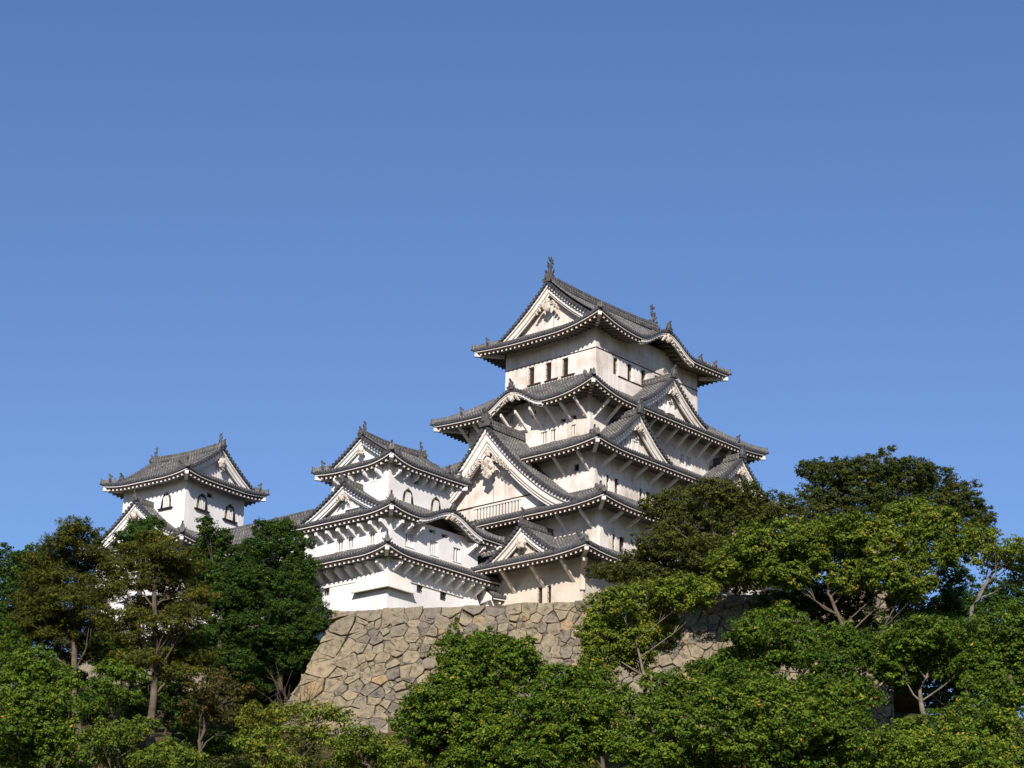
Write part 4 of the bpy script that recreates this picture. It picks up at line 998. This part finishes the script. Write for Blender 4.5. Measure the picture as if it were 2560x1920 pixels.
tree('cypress_tree', 'dark green cypress with a pointed top below the left white tower', 147, 'deep',
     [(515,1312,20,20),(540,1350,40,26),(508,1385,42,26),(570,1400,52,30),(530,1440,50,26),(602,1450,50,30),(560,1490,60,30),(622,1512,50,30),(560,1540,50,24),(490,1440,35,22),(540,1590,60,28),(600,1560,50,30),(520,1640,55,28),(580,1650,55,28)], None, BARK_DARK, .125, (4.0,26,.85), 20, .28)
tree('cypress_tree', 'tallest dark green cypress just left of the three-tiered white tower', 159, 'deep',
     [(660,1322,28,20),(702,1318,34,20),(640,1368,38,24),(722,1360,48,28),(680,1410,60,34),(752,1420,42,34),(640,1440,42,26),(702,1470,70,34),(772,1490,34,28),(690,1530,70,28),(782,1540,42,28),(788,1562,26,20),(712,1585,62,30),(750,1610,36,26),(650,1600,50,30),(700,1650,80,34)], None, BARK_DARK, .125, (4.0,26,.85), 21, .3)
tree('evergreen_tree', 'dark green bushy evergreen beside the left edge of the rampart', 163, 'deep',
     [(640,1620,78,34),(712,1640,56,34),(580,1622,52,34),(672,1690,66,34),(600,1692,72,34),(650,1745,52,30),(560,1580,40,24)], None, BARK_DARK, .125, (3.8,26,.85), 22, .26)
tree('maple_tree', 'small brownish red tinged maple left of the rampart foot', 125, 'brown',
     [(560,1690,34,16),(520,1722,50,18),(592,1732,34,18),(498,1762,42,18),(560,1782,50,22),(602,1808,34,20),(480,1800,30,16)], [(498,1960),(500,1850),(530,1760),(555,1700)], BARK, .13, (2.0,22,1.), 23, .18)
tree('broadleaf_tree', 'mid green tree with brighter tips in the lower left corner', 112, 'broad',
     [(90,1652,40,30),(60,1692,45,36),(130,1692,50,36),(170,1702,30,26),(80,1752,52,40),(150,1762,50,36),(40,1802,52,46),(120,1822,62,40),(178,1832,28,34),(60,1880,72,40),(150,1892,52,36)], None, BARK, .14, (2.6,26,1.), 24, .24)
tree('broadleaf_tree', 'green tree cut by the left edge of the picture', 119, 'broad',
     [(10,1592,44,42),(2,1660,45,50),(15,1730,40,40)], None, BARK, .14, (2.6,26,1.), 25, .22)
tree('young_evergreen', 'young green tree with layered branches between the two conifer trunks', 128, 'broad',
     [(290,1672,50,16),(260,1712,36,18),(332,1690,34,16),(310,1742,42,16),(270,1760,30,14)], None, BARK, .14, (2.4,24,1.), 26, .12)
tree('broadleaf_shrub', 'low green shrub at the frame foot left of the thick bare trunk', 107, 'light',
     [(260,1832,40,24),(310,1832,44,26),(358,1816,34,20),(240,1882,44,26),(300,1890,44,26)], None, BARK, .13, (2.5,24,1.), 27, .1, cat='shrub')
tree('broadleaf_shrub', 'low green shrub at the frame foot right of the thick bare trunk', 105, 'light',
     [(425,1882,48,26),(375,1902,42,24),(470,1900,40,26)], None, BARK, .13, (2.5,24,1.), 28, .1, cat='shrub')
tree('yellowing_shrub', 'yellow leaved shrub by the foot of the rampart corner', 121, 'yellow',
     [(640,1776,30,18),(690,1782,30,22),(612,1800,22,16),(665,1812,34,20)], None, BARK, .13, (2.2,22,1.), 29, .1, cat='shrub')
tree('broadleaf_tree', 'sparse yellow green tree before the rampart corner, dark branches showing through', 112, 'light',
     [(742,1782,42,18),(800,1776,42,18),(850,1792,34,18),(700,1832,50,26),(642,1852,52,32),(762,1852,50,26),(690,1892,60,28),(800,1830,34,20)], [(742,1990),(748,1900),(760,1840),(790,1785)], BARK, .13, (1.8,22,1.), 30, .16)
tree('broadleaf_tree', 'small rounded green tree at the frame foot before the lower rampart', 109, 'light',
     [(900,1842,42,28),(950,1872,52,32),(878,1892,52,28),(850,1860,30,22),(1010,1900,50,26)], None, BARK, .13, (2.2,24,1.), 31, .14)
for k, (px, py) in enumerate(((60, 1640), (160, 1690), (250, 1600), (300, 1640), (440, 1620), (520, 1600), (620, 1690), (420, 1720), (240, 1760), (560, 1850), (330, 1760), (470, 1790))):
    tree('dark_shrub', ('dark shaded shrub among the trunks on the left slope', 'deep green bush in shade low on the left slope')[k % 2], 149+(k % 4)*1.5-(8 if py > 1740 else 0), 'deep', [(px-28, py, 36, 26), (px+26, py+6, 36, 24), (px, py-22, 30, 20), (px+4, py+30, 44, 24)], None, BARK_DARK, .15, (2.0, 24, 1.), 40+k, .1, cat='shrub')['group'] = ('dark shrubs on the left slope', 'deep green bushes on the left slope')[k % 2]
tree('broadleaf_tree', 'dark green tree behind the Y shaped trunk at the far right', 146, 'deep', [(2250,1590,50,40),(2330,1560,50,40),(2410,1590,55,40),(2480,1620,55,45),(2540,1640,45,45),(2380,1660,60,45),(2290,1690,60,40),(2440,1700,60,45),(2530,1720,50,45),(2350,1740,60,40)], None, BARK, .16, (2.2, 24, 1.), 60, .24)
# undergrowth that nobody could count
rng = np.random.default_rng(77); cl = []
for i in range(900):
    x, y = rng.uniform(-48, 48), rng.uniform(92, 142); z = gz(x, y)
    cl.append((np.array([x, y, z+rng.uniform(0, .7)]), np.array([rng.uniform(.5, 1.3), rng.uniform(.5, 1.3), rng.uniform(.4, .9)])))
V, T = leaves(cl, .16, (1.5, 16, 1.), rng, 'broad'); ug = mesh_leaves('undergrowth', V, T, LM['olive'], None); ug['kind'] = 'stuff'
# creeper on the rampart and a bare bush beside it
cr = empty('creeper', tuple(at(1110, 1640, 150))); tag(cr, 'pale green creeper climbing the rampart beside the dense rounded tree', 'plant')
cl = []
for (px, py, rx, ry) in ((1105, 1610, 18, 6), (1125, 1585, 6, 22), (1140, 1560, 5, 22), (1095, 1640, 16, 6), (1060, 1720, 26, 14), (1030, 1750, 22, 18), (1010, 1790, 26, 20), (1085, 1690, 16, 10)):
    h = (1520-py)/-35.5; y0 = float(156.2-off(max(h, 0))-(px-835)/35.5*.2425-.2); k = y0/FPX
    cl.append((at(px, py, y0)-np.array(cr.location), np.array([rx*k, .25, ry*k])))
V, T = leaves(cl, .12, (5, 18, .6), rng, 'broad'); mesh_leaves('crown', V, T, LM['light'], cr)
bb = empty('bare_bush', tuple(at(752, 1800, 146))); tag(bb, 'leafless grey bush of thin twigs at the rampart left edge', 'shrub')
mb = MB(); b0 = np.array([0, 0, -2.])
for i in range(26):
    a = rng.uniform(-1.2, .9); e = np.array([math.sin(a)*rng.uniform(2, 3.6), rng.uniform(-.6, .6), rng.uniform(1.6, 4.0)-2+abs(math.cos(a))]); m = (b0+e)/2+rng.normal(0, .2, 3)
    mb.tube([b0, m, e], [.035, .022, .01], 5)
    for _ in range(3): q = e+rng.normal(0, .6, 3); mb.tube([m+(e-m)*rng.random(), q], [.015, .008], 4)
mb.build('twigs', [BARK], bb)
print('LEAVES', TOTAL)
